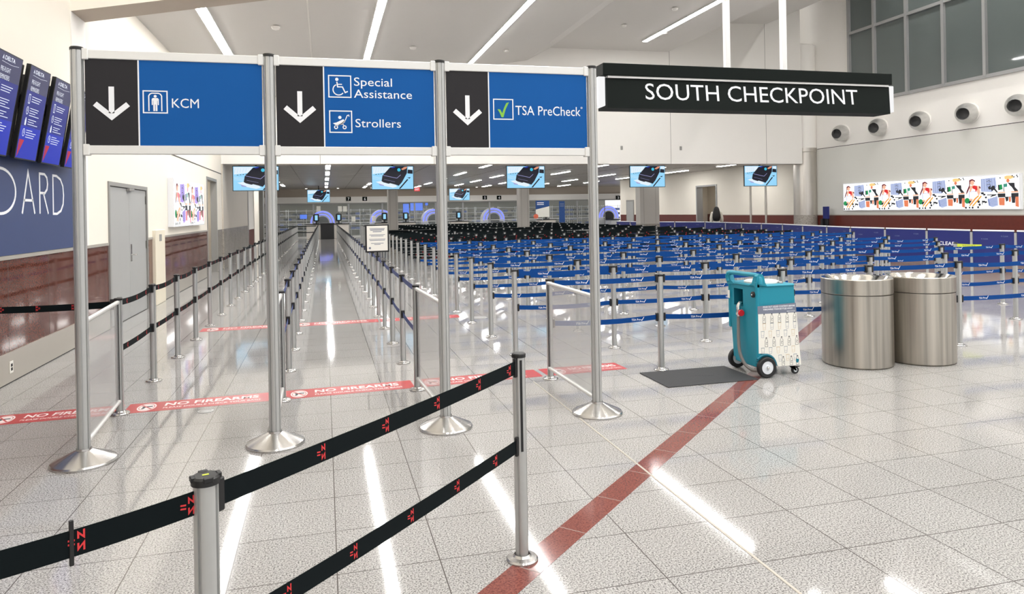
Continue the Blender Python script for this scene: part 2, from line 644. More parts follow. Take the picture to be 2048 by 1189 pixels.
# recess behind the open doorway
mb = MB()
mb.box((WL - 1.6, OY0 - 0.5, 0), (WL - 0.15, OY0 - 0.4, 3), CREAM)
mb.box((WL - 1.7, OY0 - 0.5, 0), (WL - 1.6, OY1 + 0.6, 3), CREAM)
mb.box((WL - 1.6, OY0 - 0.4, 0), (WL - 1.58, OY1 + 0.5, 1.0), WOOD)
mb.box((WL - 1.6, OY1 + 0.5, 0), (WL - 0.15, OY1 + 0.6, 3), CREAM)
mb.box((WL - 1.7, OY0 - 0.5, 3), (WL - 0.15, OY1 + 0.6, 3.1), CREAM)
struct('wall_alcove', mb)
mb = MB()
for y0, y1, z0, z1 in ((OY0 - 0.04, OY0 + 0.04, 0, OZ + 0.04), (OY1 - 0.04, OY1 + 0.04, 0, OZ + 0.04), (OY0 + 0.04, OY1 - 0.04, OZ - 0.04, OZ + 0.04)):
    mb.box((WL - 0.16, y0, z0), (WL + 0.015, y1, z1), FRAMEG)
struct('door_2', mb)
# the double door
d = thing('door_1', '', '', (WL, DY0, 0))
for k in ('label', 'category'):
    del d[k]
d['kind'] = 'structure'
mb = MB()
for y0, y1, z0, z1 in ((0, 0.06, 0, DZ), (DY1 - DY0 - 0.06, DY1 - DY0, 0, DZ), (0.06, DY1 - DY0 - 0.06, DZ - 0.06, DZ)):
    mb.box((-0.139, y0 - 0.002, z0), (0.02, y1 + 0.002, z1 + 0.002), FRAMEG)
mb.box((-0.17, 0.01, 0), (-0.141, DY1 - DY0 - 0.01, DZ - 0.01), FRAMEG)
mb.obj('door_frame', d)
for i in range(2):
    y0 = 0.065 + i * 1.14
    lf = MB().bbox((-0.06, y0, 0.01), (-0.005, y0 + 1.13, DZ - 0.07), DOORG, 0.003).obj('door_leaf', d)
    for z in (0.25, 1.1, 1.9):
        yy = y0 if i == 0 else y0 + 1.13
        MB().box((-0.006, yy - 0.03, z), (0.012, yy + 0.03, z + 0.14), mat('hinge steel', srgb(120, 118, 114), 0.3, 0.8)).obj('hinge', lf)
    if i == 1:
        h = MB().bbox((-0.005, y0 + 0.05, 0.93), (0.008, y0 + 0.11, 1.22), CHROME, 0.003)
        h.tube([(0.008, y0 + 0.08, 1.04), (0.05, y0 + 0.08, 1.04), (0.055, y0 + 0.1, 1.04), (0.055, y0 + 0.2, 1.04)], 0.011, CHROME)
        h.obj('door_handle', lf, 0.6)
MB().bbox((-0.005, 1.05, DZ - 0.11), (0.05, 1.35, DZ - 0.07), FRAMEG).obj('door_closer', d)
# portal beam and its jamb
p0, p1 = on_y(137, 22, 10.3), on_y(320, 0.5, 10.3)
ksl = (p1.z - p0.z) / (p1.x - p0.x)
mb = MB()
zb0, zb1 = p0.z, p0.z + ksl * (WR - WL)
mb.add([(WL, 10.3, zb0), (WR, 10.3, zb1), (WR, 10.3, 13), (WL, 10.3, 13), (WL, 10.86, zb0), (WR, 10.86, zb1), (WR, 10.86, 13), (WL, 10.86, 13)],
       [(0, 1, 2, 3), (5, 4, 7, 6), (3, 2, 6, 7), (1, 5, 6, 2), (4, 0, 3, 7)], CREAM)
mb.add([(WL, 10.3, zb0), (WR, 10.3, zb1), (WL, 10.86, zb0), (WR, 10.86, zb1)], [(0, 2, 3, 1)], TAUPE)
struct('trim_7', mb)
struct('trim_8', MB().box((WL - 0.02, 10.3, 1.29), (WL + 0.012, 10.86, zb0), WHITE))
# header wall above the checkpoint opening
mb = MB().box((WL, YH, ZH), (18.2, YH + 0.3, 12), WHITE)
mb.box((18.2, YH + 1.1, 3.9), (WR, YH + 1.3, 12), WHITE)
for x in (-0.09, 3.66, 12.53, 16.6):
    mb.box((x - 0.008, YH - 0.002, ZH), (x + 0.008, YH, 9.8), SEAM)
struct('wall_header', mb)
# hall ceiling: sloping, then stepping up towards the windows
K = 0.177
prof = [(WL, 5.18), (7.0, 5.18 + K * 10.12), (7.87, 7.45), (12.46, 7.49)]
mb = MB()


def slab(P, y0, y1, t=0.15):
    for (xa, za), (xb, zb) in zip(P, P[1:]):
        mb.add([(xa, y0, za), (xb, y0, zb), (xb, y1, zb), (xa, y1, za), (xa, y0, za + t), (xb, y0, zb + t), (xb, y1, zb + t), (xa, y1, za + t)],
               [(0, 3, 2, 1), (4, 5, 6, 7), (0, 1, 5, 4), (1, 2, 6, 5), (2, 3, 7, 6), (3, 0, 4, 7)], CEIL)


slab(prof, 10.86, YH)
slab([(12.3, 8.6), (16.66, 8.74)], 10.86, YH)
slab([(16.5, 10.2), (WR, 10.3)], 10.86, YH)
mb.box((12.46, 10.86, 7.5), (12.5, YH, 8.65), CEIL)
mb.box((16.66, 10.86, 8.74), (16.7, YH, 10.3), CEIL)
xj = -0.25
zj = 5.18 + K * (xj - WL)
mb.add([(xj, 10.9, zj - 0.004), (xj + 0.03, 10.9, zj + 0.001), (xj + 0.03, YH, zj + 0.001), (xj, YH, zj - 0.004)], [(0, 3, 2, 1)], WHITE)
struct('ceiling', mb)
mb = MB()
slab([(WL, 11.0), (26, 11.2)], -6, 10.3)
struct('ceiling_near', mb)

# right wall with high windows
WZ0, WZ1 = 5.37, 10.2
WY = [22.14, 20.9, 19.47, 18.02, 16.58, 15.14, 13.7, 12.26]
mb = MB()
mb.box((WR, 5, 3.9), (WR + 0.3, 45, WZ0), WHITE)
mb.box((WR, 5, 1.31), (WR + 0.3, 24.34, 3.89), GREYW)
mb.box((WR, 24.34, 1.31), (WR + 0.3, 31.54, 3.89), CREAM)
mb.box((WR, 33.5, 1.31), (WR + 0.3, 36.8, 3.89), CREAM)
mb.box((WR, 31.54, 2.76), (WR + 0.3, 33.5, 3.89), CREAM)
mb.box((WR, 36.8, 1.31), (WR + 0.3, 43.4, 3.89), CREAM)
mb.box((WR, WY[0], WZ0), (WR + 0.3, YH + 1.3, 12), WHITE)
mb.box((WR, 5, WZ0), (WR + 0.3, WY[-1], 12), WHITE)
mb.box((WR, WY[-1], WZ1), (WR + 0.3, WY[0], 12), WHITE)
mb.box((WR - 0.003, 5, 3.885), (WR, YH, 3.905), DARKSEAM)
struct('wall_right', mb)
mb = MB()
for y0, y1 in ((5, 31.54), (33.5, 43.4)):
    mb.box((WR - 0.012, y0, 0), (WR + 0.3, y1, 1.31), WOOD)
mb.box((WR - 0.02, 5, 1.28), (WR, 31.5, 1.31), mat('pale rail cap', srgb(190, 180, 170), 0.5))
struct('trim_9', mb)
w = thing('window_1', '', '', (WR, 0, 0))
for k in ('label', 'category'):
    del w[k]
w['kind'] = 'structure'
mb = MB()
for y in WY:
    mb.box((-0.1, y - 0.05, WZ0), (0.1, y + 0.05, WZ1), MULL)
for z in (WZ0, 7.98, WZ1):
    mb.box((-0.085, WY[-1], z - 0.05), (0.09, WY[0], z + 0.05), MULL)
mb.obj('window_frame', w)
for ya, yb in zip(WY, WY[1:]):
    for z0, z1 in ((WZ0, 7.98), (7.98, WZ1)):
        MB().box((0.0, yb + 0.05, z0 + 0.05), (0.02, ya - 0.05, z1 - 0.05), NIGHT).obj('window_pane', w)
# room seen through the right-hand doorway
mb = MB()
mb.box((WR + 1.8, 30.5, 0), (WR + 1.9, 35.5, 3), CREAM)
mb.box((WR + 0.31, 30.4, 0), (WR + 1.9, 30.5, 3), CREAM)
mb.box((WR + 0.31, 35.5, 0), (WR + 1.9, 35.6, 3), CREAM)
mb.box((WR + 0.31, 30.4, 3), (WR + 1.9, 35.6, 3.1), CREAM)
mb.box((WR + 1.78, 30.5, 0), (WR + 1.8, 35.5, 1.31), WOOD)
struct('wall_side_room', mb)
mb = MB()
for y0, y1, z0, z1 in ((31.5, 31.6, 0, 2.82), (33.44, 33.54, 0, 2.82), (31.6, 33.44, 2.74, 2.82)):
    mb.box((WR - 0.03, y0, z0), (WR + 0.31, y1, z1), MULL)
struct('door_3', mb)
# small flush door farther along the same wall
pa, pb = on_x(1268, 400, WR), on_x(1253, 400, WR)
mb = MB()
mb.box((WR - 0.03, pa.y, 0), (WR, pb.y, pa.z), FRAMEG)
mb.box((WR - 0.04, pa.y + 0.1, 0), (WR - 0.03, pb.y - 0.1, pa.z - 0.1), DOORG)
struct('door_4', mb)

# checkpoint room: slat ceiling, left side, far end
mb = MB()
mb.box((-9, YH + 0.32, ZC2), (26, 54, ZC2 + 0.1), SLAT)
y = YH + 0.6
while y < 53:
    mb.box((-6, y, ZC2 - 0.003), (WR, y + 0.05, ZC2), SLATGAP)
    y += 0.62
for x in (-1.2, 1.5, 4.1, 7.6, 10.1, 13.1, 16.1):
    mb.box((x - 0.02, YH + 0.32, ZC2 - 0.005), (x + 0.02, 53, ZC2), SEAM)
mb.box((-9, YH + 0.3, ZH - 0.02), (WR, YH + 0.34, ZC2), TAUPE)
struct('ceiling_checkpoint', mb)
mb = MB()
mb.box((WL - 0.3, YH + 0.02, 0), (WL + 0.05, 31.5, 1.25), GREYST)
mb.box((WL - 0.3, YH + 0.02, 1.25), (WL + 0.04, 31.5, ZC2), mat('taupe stone cladding', srgb(206, 198, 186), 0.5, noise=0.03, nscale=2))
mb.box((WL + 0.04, YH + 0.02, 1.245), (WL + 0.052, 31.5, 1.26), SEAM)
mb.box((WL - 0.3, 31.5, 0), (WL + 0.05, 31.8, ZC2), FRAMEG)
mb.box((WL - 0.5, 31.8, 1.0), (WL - 0.35, 38.5, ZC2), WHITE)
mb.box((WL - 0.5, 31.8, 0), (WL - 0.35, 38.5, 1.0), WOOD)
mb.box((WL - 2.6, 38.5, 0), (WL - 2.5, 54, ZC2), WHITE)
mb.box((WL - 0.1, 38.5, 0), (WL + 0.1, 39.2, ZC2), FRAMEG)
mb.box((WL - 0.5, 39.2, 0), (WL - 0.4, 44, ZC2), CREAM)
struct('wall_checkpoint_left', mb)
mb = MB()
mb.box((-9, 53.6, 2.5), (26, 54, 2.95), WHITE)
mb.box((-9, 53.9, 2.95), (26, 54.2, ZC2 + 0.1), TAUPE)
mb.box((-9, 53.55, 2.42), (26, 53.75, 2.5), FRAMEG)
struct('wall_far_soffit', mb)
struct('wall_far', MB().box((-9, 63.6, 0), (26, 63.9, 3.6), mat('far wall paint', srgb(150, 148, 138), 0.7, noise=0.03, nscale=1)))
struct('ceiling_far', MB().box((-9, 54.2, 3.2), (26, 63.9, 3.3), CEIL))
# ------------------------------------------------------------------ lights
def hall_strip(label, x, y0, y1, zf):
    t = thing('ceiling_light_strip', label, 'ceiling light', (x, y0, zf), 0, 'hall light strips')
    ky = y1 - y0
    sl = K if zf < 7.2 else 0.0
    rot = RY(-math.atan(sl))
    MB().box((-0.1, 0, -0.02), (0.1, ky, 0.02), ALUW).obj('housing', t, None, rot)
    MB().box((-0.08, 0.02, -0.028), (0.08, ky - 0.02, -0.02), LAMP).obj('diffuser', t, None, rot)


def zA(x):
    return 5.18 + K * (x - WL)


hall_strip('long white light strip over the left lane, nearest the left wall', -2.04, 11.2, 22.9, zA(-2.04) - 0.02)
hall_strip('long white light strip above the middle sign, second from left wall', 1.2, 11.2, 22.9, zA(1.2) - 0.02)
hall_strip('long white light strip ending above the right blue sign', 4.72, 11.2, 22.9, zA(4.72) - 0.02)
hall_strip('long white light strip on the flat ceiling, left of sign hanger poles', 10.8, 11.2, 22.5, 7.45)
hall_strip('white light strip added out of view above the ceiling step near right windows', 14.6, 11.0, 17.3, 8.6)  # added out of view to brighten the right end of the hall
hall_strip('white light strip added out of view on the topmost ceiling beside right windows', 17.7, 11.0, 19.5, 10.18)  # likewise added, lights the right wall from out of view
# strips of the nearer hall (out of view, assumed to carry on there)
for i, x in enumerate((0.8, 3.8, 7.0, 10.5, 14.5, 17.6)):
    t = thing('ceiling_light_strip', 'long white light strip in the near hall, %s from the left wall' % nth(i + 1), 'ceiling light', (x, 0, 10.9), 0, 'near hall light strips')
    MB().box((-0.12, -4, 0), (0.12, 9, 0.04), ALUW).obj('housing', t)
    MB().box((-0.1, -3.95, -0.01), (0.1, 8.95, 0), LAMP).obj('diffuser', t)
hm = MB().box((-0.1, -1.3, -0.03), (0.1, 1.3, 0.0), ALUW).data('housing')
dm = MB().box((-0.085, -1.28, -0.038), (0.085, 1.28, -0.03), LAMP2).data('diffuser')
cols = [(-2.45, [40.5, 46.3]), (0.18, [28.8, 33.3, 38.6, 44, 49.2]), (2.75, [34.5, 40, 45, 49.8]), (6.42, [28.0, 34.0, 39.6, 45, 50.2]), (8.88, [31.0, 36.6, 42.0, 47.5]),
        (11.42, [28.0, 33.6, 39.3, 45, 50.2]), (14.88, [30.5, 36.2, 42.0, 47.7]), (17.4, [27.6, 33.0, 39.2, 44.8, 50.4])]
for i, (x, ys) in enumerate(cols):
    for j, y in enumerate(ys):
        t = thing('checkpoint_ceiling_light', 'white light bar in checkpoint ceiling, %s back in the %s row from left' % (nth(j + 1), nth(i + 1)), 'ceiling light',
                  (x, y, ZC2), 0, 'checkpoint light bars')
        link('housing', hm, t)
        link('diffuser', dm, t)
dl = MB().lathe([(0.07, 0), (0.07, 0.006)], emis('downlight lens', (1, 0.97, 0.9, 1), 14), 16).data('lens')
dr = MB().lathe([(0.1, 0.004), (0.1, 0.02)], WHITE, 16).data('trim_ring')
for i, x in enumerate((-1.2, 1.0, 3.4, 6.0, 8.6, 11.2, 13.8, 16.4)):
    t = thing('cove_downlight', 'small bright downlight before the far soffit, %s from left' % nth(i + 1), 'ceiling light', (x, 52.6, ZC2 - 0.02), 0, 'far downlights')
    link('lens', dl, t)
    link('trim_ring', dr, t)
# lights of the screening area behind the glass
for i, x in enumerate((-3, 0.5, 4, 7.5, 11, 14.5, 18)):
    t = thing('screening_area_light', 'light bar behind the glass partition, %s from left' % nth(i + 1), 'ceiling light', (x, 58, 3.2), 0, 'screening area light bars')
    MB().box((-0.12, -3, -0.03), (0.12, 3, 0), ALUW).obj('housing', t)
    MB().box((-0.1, -2.9, -0.04), (0.1, 2.9, -0.03), emis('screening light diffuser', (1, 0.98, 0.94, 1), 16)).obj('diffuser', t)
# small round detectors on the hall ceiling
det = MB().lathe([(0.02, -0.07), (0.07, -0.055), (0.09, -0.02), (0.09, 0)], WHITE, 18).data('detector', 0.6)
for x, y, z, where in ((5.6, 21.5, None, 'right of the third light strip'), (9.2, 20.6, 7.44, 'left of the fourth light strip'), (9.9, 18.6, 7.44, 'nearest to the sign poles'),
                       (10.9, 21.2, 7.44, 'right of the fourth light strip'), (2.4, 19.2, None, 'between second and third light strips'), (-0.9, 15.4, None, 'right of the first light strip')):
    if z is None:
        z = zA(x) - 0.02
    o = link('smoke_detector', det)
    o.location = (x, y, z)
    tag(o, 'small white round ceiling detector, ' + where, 'smoke detector')

# ------------------------------------------------------------------ stanchions
SH = 0.98


def pole_mesh(r, z0, z1, slots=4, sw=0.16, depth=0.006):
    pr = []
    n = 32
    for k in range(n):
        a = 2 * PI * k / n
        pr.append((a, r))
    out = []
    for s in range(slots):
        c = PI / 4 + 2 * PI * s / slots
        out.append((c, sw))
    pts = []
    for a, rr in pr:
        if any(abs((a - c + PI) % (2 * PI) - PI) < w for c, w in out):
            continue
        pts.append((a, rr))
    for c, w in out:
        pts += [(c - w, r), (c - w + 0.01, r - depth), (c + w - 0.01, r - depth), (c + w, r)]
    pts.sort(key=lambda p: p[0])
    P = [(rr * math.cos(a), rr * math.sin(a)) for a, rr in pts]
    return MB().prism(P, z0, z1, ALU)


POLE = pole_mesh(0.031, 0.012, SH - 0.012).data('pole', 0.5)
CAP = MB().lathe([(0.034, SH - 0.02), (0.034, SH - 0.004), (0.028, SH), (0, SH)], BLACK, 20).data('cap', 0.5)
BASE = MB().lathe([(0.076, 0), (0.076, 0.008), (0.07, 0.015), (0.045, 0.02), (0.036, 0.03)], STEEL, 28, cap=False).data('base', 0.5)
CLIP = MB().bbox((-0.011, -0.02, -0.042), (0.011, 0.02, 0.042), BLACK, 0.004).data('belt_clip')
ZU, ZL = 0.94, 0.545


def belt_mesh(L, h, mt, sag=0.012, twist=0.0, n=8):
    vs, fs = [], []
    for i in range(n + 1):
        u = i / n
        z = -4 * sag * u * (1 - u)
        x = 0.03 + u * (L - 0.06)
        tw = twist * math.sin(PI * u)
        for dy, dz in ((-0.001, -h / 2), (-0.001, h / 2), (0.001, h / 2), (0.001, -h / 2)):
            vs.append((x, dy + tw * dz, z + dz))
    for i in range(n):
        a = i * 4
        for k in range(4):
            fs.append((a + k, a + 4 + k, a + 4 + (k + 1) % 4, a + (k + 1) % 4))
    fs += [(0, 1, 2, 3), (n * 4 + 3, n * 4 + 2, n * 4 + 1, n * 4)]
    return MB().add(vs, fs, mt)


def pre_mark(mb, x, z, mx, cap=0.021):
    """TSA Pre with a check mark"""
    w = put_text(mb, 'TSA Pre', x, z - cap / 2, cap, MARKW, mx, weight=0.012)
    mb.stroke([(x + w + 0.006, z), (x + w + 0.016, z - 0.012), (x + w + 0.04, z + 0.022)], 0.006, 0, 0.0003, MARKW, mx)


def red_mark(mb, x, z, mx, s=1.0, flip=1):
    """the red woven emblem: two short bars on the left, two mirrored zigzags on the right"""
    def q(pts):
        return [(x + p[0] * s * flip, z + p[1] * s) for p in pts]
    for sg in (1, -1):
        mb.stroke(q([(-0.020, 0.0045 * sg + 0.001), (-0.006, 0.0045 * sg - 0.001)]), 0.0042 * s, 0, 0.0004, MARKR, mx)
        mb.stroke(q([(0.001, 0.005 * sg), (0.001, 0.019 * sg), (0.013, 0.006 * sg), (0.013, 0.024 * sg)]), 0.0042 * s, 0, 0.0004, MARKR, mx)


PITCH_X, PITCH_Y = 1.22, 1.24
belts = {}


def belt_set(kind, L):
    """shared belt, lettering"""
    key = (kind, round(L, 3))
    if key in belts:
        return belts[key]
    h, mt = {'blue': (0.05, BELT_B), 'navy': (0.05, BELT_N), 'black': (0.052, BELT_K), 'lime': (0.05, BELT_L)}[kind]
    res = []
    for s in (0.010, 0.022):
        me = belt_mesh(L, h, mt, s).data('belt')
        mk = MB()
        if kind == 'blue':
            for u in (0.28, 0.78):
                pre_mark(mk, L * u - 0.06, -4 * s * u * (1 - u), T(0, -0.0013, 0) @ FACE_S)
        elif kind == 'black':
            for u in (0.22, 0.5, 0.78):
                red_mark(mk, L * u, -4 * s * u * (1 - u), T(0, -0.0013, 0) @ FACE_S, 0.9)
        elif kind == 'navy':
            for u in (0.3, 0.75):
                pre_mark(mk, L * u - 0.06, -4 * s * u * (1 - u), T(0, -0.0013, 0) @ FACE_S, 0.02)
        res.append((me, mk.data('lettering') if mk.v else None))
    belts[key] = res
    return res


def stanchion(x, y, label, group, kind=None, L=1.22, rz=0.0, marks=True, both=False):
    t = thing('queue_stanchion', label, 'stanchion', (x, y, 0), rz, group)
    link('base', BASE, t)
    link('pole', POLE, t)
    link('cap', CAP, t)
    if kind:
        bs = belt_set(kind, L)
        for nm, z, i in (('upper_belt', ZU, random.randint(0, 1)), ('lower_belt', ZL, random.randint(0, 1))):
            b = link(nm, bs[i][0], t, T(0, 0, z))
            if marks and bs[i][1]:
                link('lettering', bs[i][1], b)
            link('belt_clip', CLIP, t, T(0.04, 0, z))
    if both:
        for z in (ZU, ZL):
            link('belt_clip', CLIP, t, T(-0.04, 0, z))
    return t


XK = [2.10 + PITCH_X * k for k in range(11)]
ROW0 = [2.12, 3.31, 4.75, 5.86, 7.10, 8.36, 9.6, 10.8, 12.02, 13.24, 14.4]
X0, X1, X2 = -1.69, -0.385, 0.815
Y0 = 6.64
NA = 35
STEP = 1.225
# three rows along the lanes
for i in range(NA):
    y = Y0 + STEP * i
    last = i == NA - 1
    if i > 0:
        stanchion(X0, y, 'silver stanchion with black belts, %s behind the left acrylic panel beside the wall lane' % nth(i), 'stanchions along the left wall lane',
                  None if last else 'black', STEP, PI / 2, i < 8, True)
        stanchion(X1, y, 'silver stanchion with navy belts, %s back on the left side of the central aisle' % nth(i), 'stanchions left of the central aisle',
                  None if last else 'navy', STEP, PI / 2, False, True)
        stanchion(X2, y, 'silver stanchion with navy belts, %s back on the right side of the central aisle' % nth(i), 'stanchions right of the central aisle',
                  None if last else 'navy', STEP, PI / 2, False, True)
    else:
        for xx, kd, nm in ((X0, 'black', 'left'), (X1, 'navy', 'second'), (X2, 'navy', 'third')):
            stanchion(xx, y, 'silver end stanchion holding the far edge of the %s acrylic panel' % nm, 'stanchions holding acrylic panels', kd, STEP, PI / 2, True)
# the blue switchback queue, then black belts behind it
NBLUE = 9
n_ind = 0
far_mb = MB()
for j in range(23):
    y = Y0 + PITCH_Y * j
    kind = 'blue' if j < NBLUE else 'black'
    nx = 8 if j == 3 else (9 if 4 <= j <= 6 else 10)
    for k in range(nx):
        XR = ROW0 if j == 0 else XK
        x = XR[k]
        L = (XR[k + 1] - XR[k]) if k < nx - 1 else 0
        if abs(x - 2.9) < 0.5 and abs(y - 30) < 0.5 or abs(x - 8.4) < 0.6 and abs(y - 30) < 0.6 or abs(x - 14.4) < 0.9 and abs(y - 30) < 0.9:
            continue
        if j < 17:
            if k == 0 and j == 0:
                lab = 'silver end stanchion holding the far edge of the fourth acrylic panel'
                g = 'stanchions holding acrylic panels'
            else:
                g = '%s belt queue stanchions' % kind
                if k == 0:
                    lab = 'silver stanchion with %s belts on left edge of the maze, %s back' % (kind, nth(j + 1))
                else:
                    lab = 'silver stanchion with %s belts, %s from left in the %s maze row back' % (kind, nth(k + 1), nth(j + 1))
            stanchion(x, y, lab, g, kind if L and not (j == 14 and k in (1, 5)) else None, L if k else L, 0.0, j < 7 or 8 < j < 12, k > 0)
        else:
            far_mb.lathe([(0.031, 0.0), (0.031, SH)], ALU, 8, T(x, y, 0))
            if L and not (abs(y - 30) < 0.7 and min(abs(x + 0.6 - 2.78), abs(x + 0.6 - 8.45), abs(x + 0.6 - 14.4)) < 1.2):
                for z in (ZU, ZL):
                    far_mb.box((x + 0.03, y - 0.002, z - 0.026), (x + L - 0.03, y + 0.002, z + 0.026), BELT_K)
for j in range(23, 30):
    y = Y0 + PITCH_Y * j
    for k in range(10):
        x = XK[k]
        if abs(y - 30) < 0.7 and min(abs(x - 2.78), abs(x - 8.45), abs(x - 14.4)) < 0.8:
            continue
        far_mb.lathe([(0.031, 0.0), (0.031, SH)], ALU, 8, T(x, y, 0))
        if k < 9:
            for z in (ZU, ZL):
                far_mb.box((x + 0.03, y - 0.002, z - 0.026), (x + 1.19, y + 0.002, z + 0.026), BELT_K)
far = far_mb.obj('distant_stanchions')
tag(far, 'distant mass of silver stanchions and black belts before the glass partition', 'stanchions', kind='stuff')
# lime belt hung on the right
la, lb = on_z(1911, 491, 0.93), on_z(1967, 493, 0.93)
dv = lb - la
t = thing('queue_stanchion', 'silver stanchion holding a lime yellow welcome belt at the right edge', 'stanchion', (la.x, la.y, 0), math.atan2(dv.y, dv.x))
link('base', BASE, t)
link('pole', POLE, t)
link('cap', CAP, t)
bm_ = belt_mesh(dv.length, 0.06, BELT_L, 0.004).obj('lime_belt', t, None, T(0, 0, 0.93))
bm_['label'] = 'lime yellow belt with dark lettering'
lt = MB()
put_text(lt, 'Welcome Back', dv.length * 0.25, -0.012, 0.026, INKD, T(0, -0.0013, 0) @ FACE_S)
lt.obj('lettering', bm_)
# the two in the foreground
A, B = on_z(411, 950, SH), on_z(1037, 706, SH)
A.z = B.z = 0


def near_belt(parent, p, q, zp, name, marks, clip_end=True):
    d = Vector((q.x - p.x, q.y - p.y, 0))
    L = d.length
    an = math.atan2(d.y, d.x)
    mx = T(0, 0, zp) @ RZ(an - parent.rotation_euler.z)
    b = belt_mesh(L, 0.062, BELT_K, 0.008, 0, 16).obj(name, parent, None, mx)
    for s in marks:
        u = s / L
        mk = MB()
        red_mark(mk, s, -4 * 0.008 * u * (1 - u), T(0, -0.0014, 0) @ FACE_S, 1.0)
        mk.obj('emblem', b)
    MB().bbox((0.028, -0.008, -0.045), (0.055, 0.008, 0.045), BLACK, 0.004).obj('belt_clip', b)
    if clip_end:
        MB().bbox((L - 0.045, -0.008, -0.045), (L - 0.028, 0.008, 0.045), BLACK, 0.003).obj('belt_clip', b)
    return b


sa = thing('queue_stanchion', 'large silver stanchion with a black cap in the left foreground', 'stanchion', A, 0.35, 'foreground stanchions')
link('base', BASE, sa)
link('pole', POLE, sa)
mb = MB().lathe([(0.036, SH - 0.022), (0.036, SH - 0.005), (0.031, SH), (0, SH)], BLACK, 28)
for k in range(4):
    a = k * PI / 2
    mb.bbox((0.026, -0.012, SH - 0.012), (0.038, 0.012, SH + 0.002), BLACK, 0.002, RZ(a))
mb.box((-0.008, -0.004, SH), (0.008, 0.004, SH + 0.0006), BELT_L)
mb.obj('cap', sa, 0.5)
near_belt(sa, A, B, 0.915, 'upper_belt', [0.42, 0.735, 1.05, 1.36, 1.63])
near_belt(sa, A, B, 0.545, 'lower_belt', [0.27, 0.56, 0.87, 1.18, 1.49])
Q = on_z(-230, 1195, 0.915)
lb_ = near_belt(sa, Vector((Q.x, Q.y, 0)), A, 0.915, 'side_belt', [], False)
lb_.matrix_local = RZ(-0.35) @ T(Q.x - A.x, Q.y - A.y, 0.915) @ RZ(math.atan2(A.y - Q.y, A.x - Q.x))
Ls = math.hypot(A.x - Q.x, A.y - Q.y)
P1 = on_z(145, 1088, 0.91)
s1 = math.hypot(P1.x - Q.x, P1.y - Q.y)
mk = MB()
red_mark(mk, s1 + 0.012, -0.005, T(0, -0.0014, 0) @ FACE_S, 1.0)
mk.obj('emblem', lb_)
mk = MB()
red_mark(mk, Ls - 0.045, -0.002, T(0, -0.0014, 0) @ FACE_S, 1.0)
mk.obj('emblem', lb_)
MB().bbox((s1 - 0.005, -0.004, -0.058), (s1 + 0.004, 0.004, 0.046), BLACK, 0.001).obj('cable_tie', lb_)
sb = thing('queue_stanchion', 'silver stanchion standing on the maroon floor stripe in the foreground', 'stanchion', B, 0.2, 'foreground stanchions')
link('base', BASE, sb)
link('pole', POLE, sb)
link('cap', CAP, sb)
MB().box((-0.006, -0.0315, 0.52), (0.006, -0.02, 0.95), BLACK, RZ(-0.15)).obj('slot_strip', sb)

# acrylic panels between the sign posts and the first stanchions
PX = (-1.60, -0.367, 0.875, 2.115)
PY = 5.4
for i, (xa, xb) in enumerate(zip(PX, (X0, X1, X2, XK[0]))):
    d = Vector((xb - xa, Y0 - PY, 0))
    L = d.length
    t = thing('partition_panel', 'clear acrylic queue panel with silver rails, %s from the left' % nth(i + 1), 'panel', (xa, PY, 0), math.atan2(d.y, d.x), 'acrylic panels beside the sign posts')
    for nm, z in (('top_rail', 0.945), ('bottom_rail', 0.115)):
        MB().tube([(0.045, 0, z), (L - 0.035, 0, z)], 0.017, ALUW, 12).obj(nm, t, 0.6)
    MB().box((0.05, -0.004, 0.12), (L - 0.05, 0.004, 0.94), FROST).obj('acrylic_sheet', t)
    MB().box((L - 0.05, -0.008, 0.1), (L - 0.036, 0.008, 0.96), BLACK).obj('edge_strip', t)

# belt from the first panel post to the wall
t = thing('wall_belt', 'black belt with red emblems stretched from the left panel post to the wall', 'belt barrier', (X0, Y0 + 0.02, 0.925), PI - 0.07)
L = X0 - WL - 0.01
b = belt_mesh(L, 0.055, BELT_K, 0.015).obj('belt', t)
mk = MB()
for s in (0.35, 0.62, 0.89, 1.16):
    red_mark(mk, s, -0.01, T(0, 0.0014, 0) @ RZ(PI) @ FACE_S @ Matrix.Diagonal((-1, 1, 1, 1)), 0.9)
mk.obj('emblem', b)
MB().bbox((0.03, -0.01, -0.045), (0.07, 0.01, 0.045), BLACK, 0.004).obj('belt_clip', t)
MB().bbox((L - 0.06, -0.03, -0.06), (L, 0.03, 0.06), BLACK, 0.006).obj('wall_bracket', t)

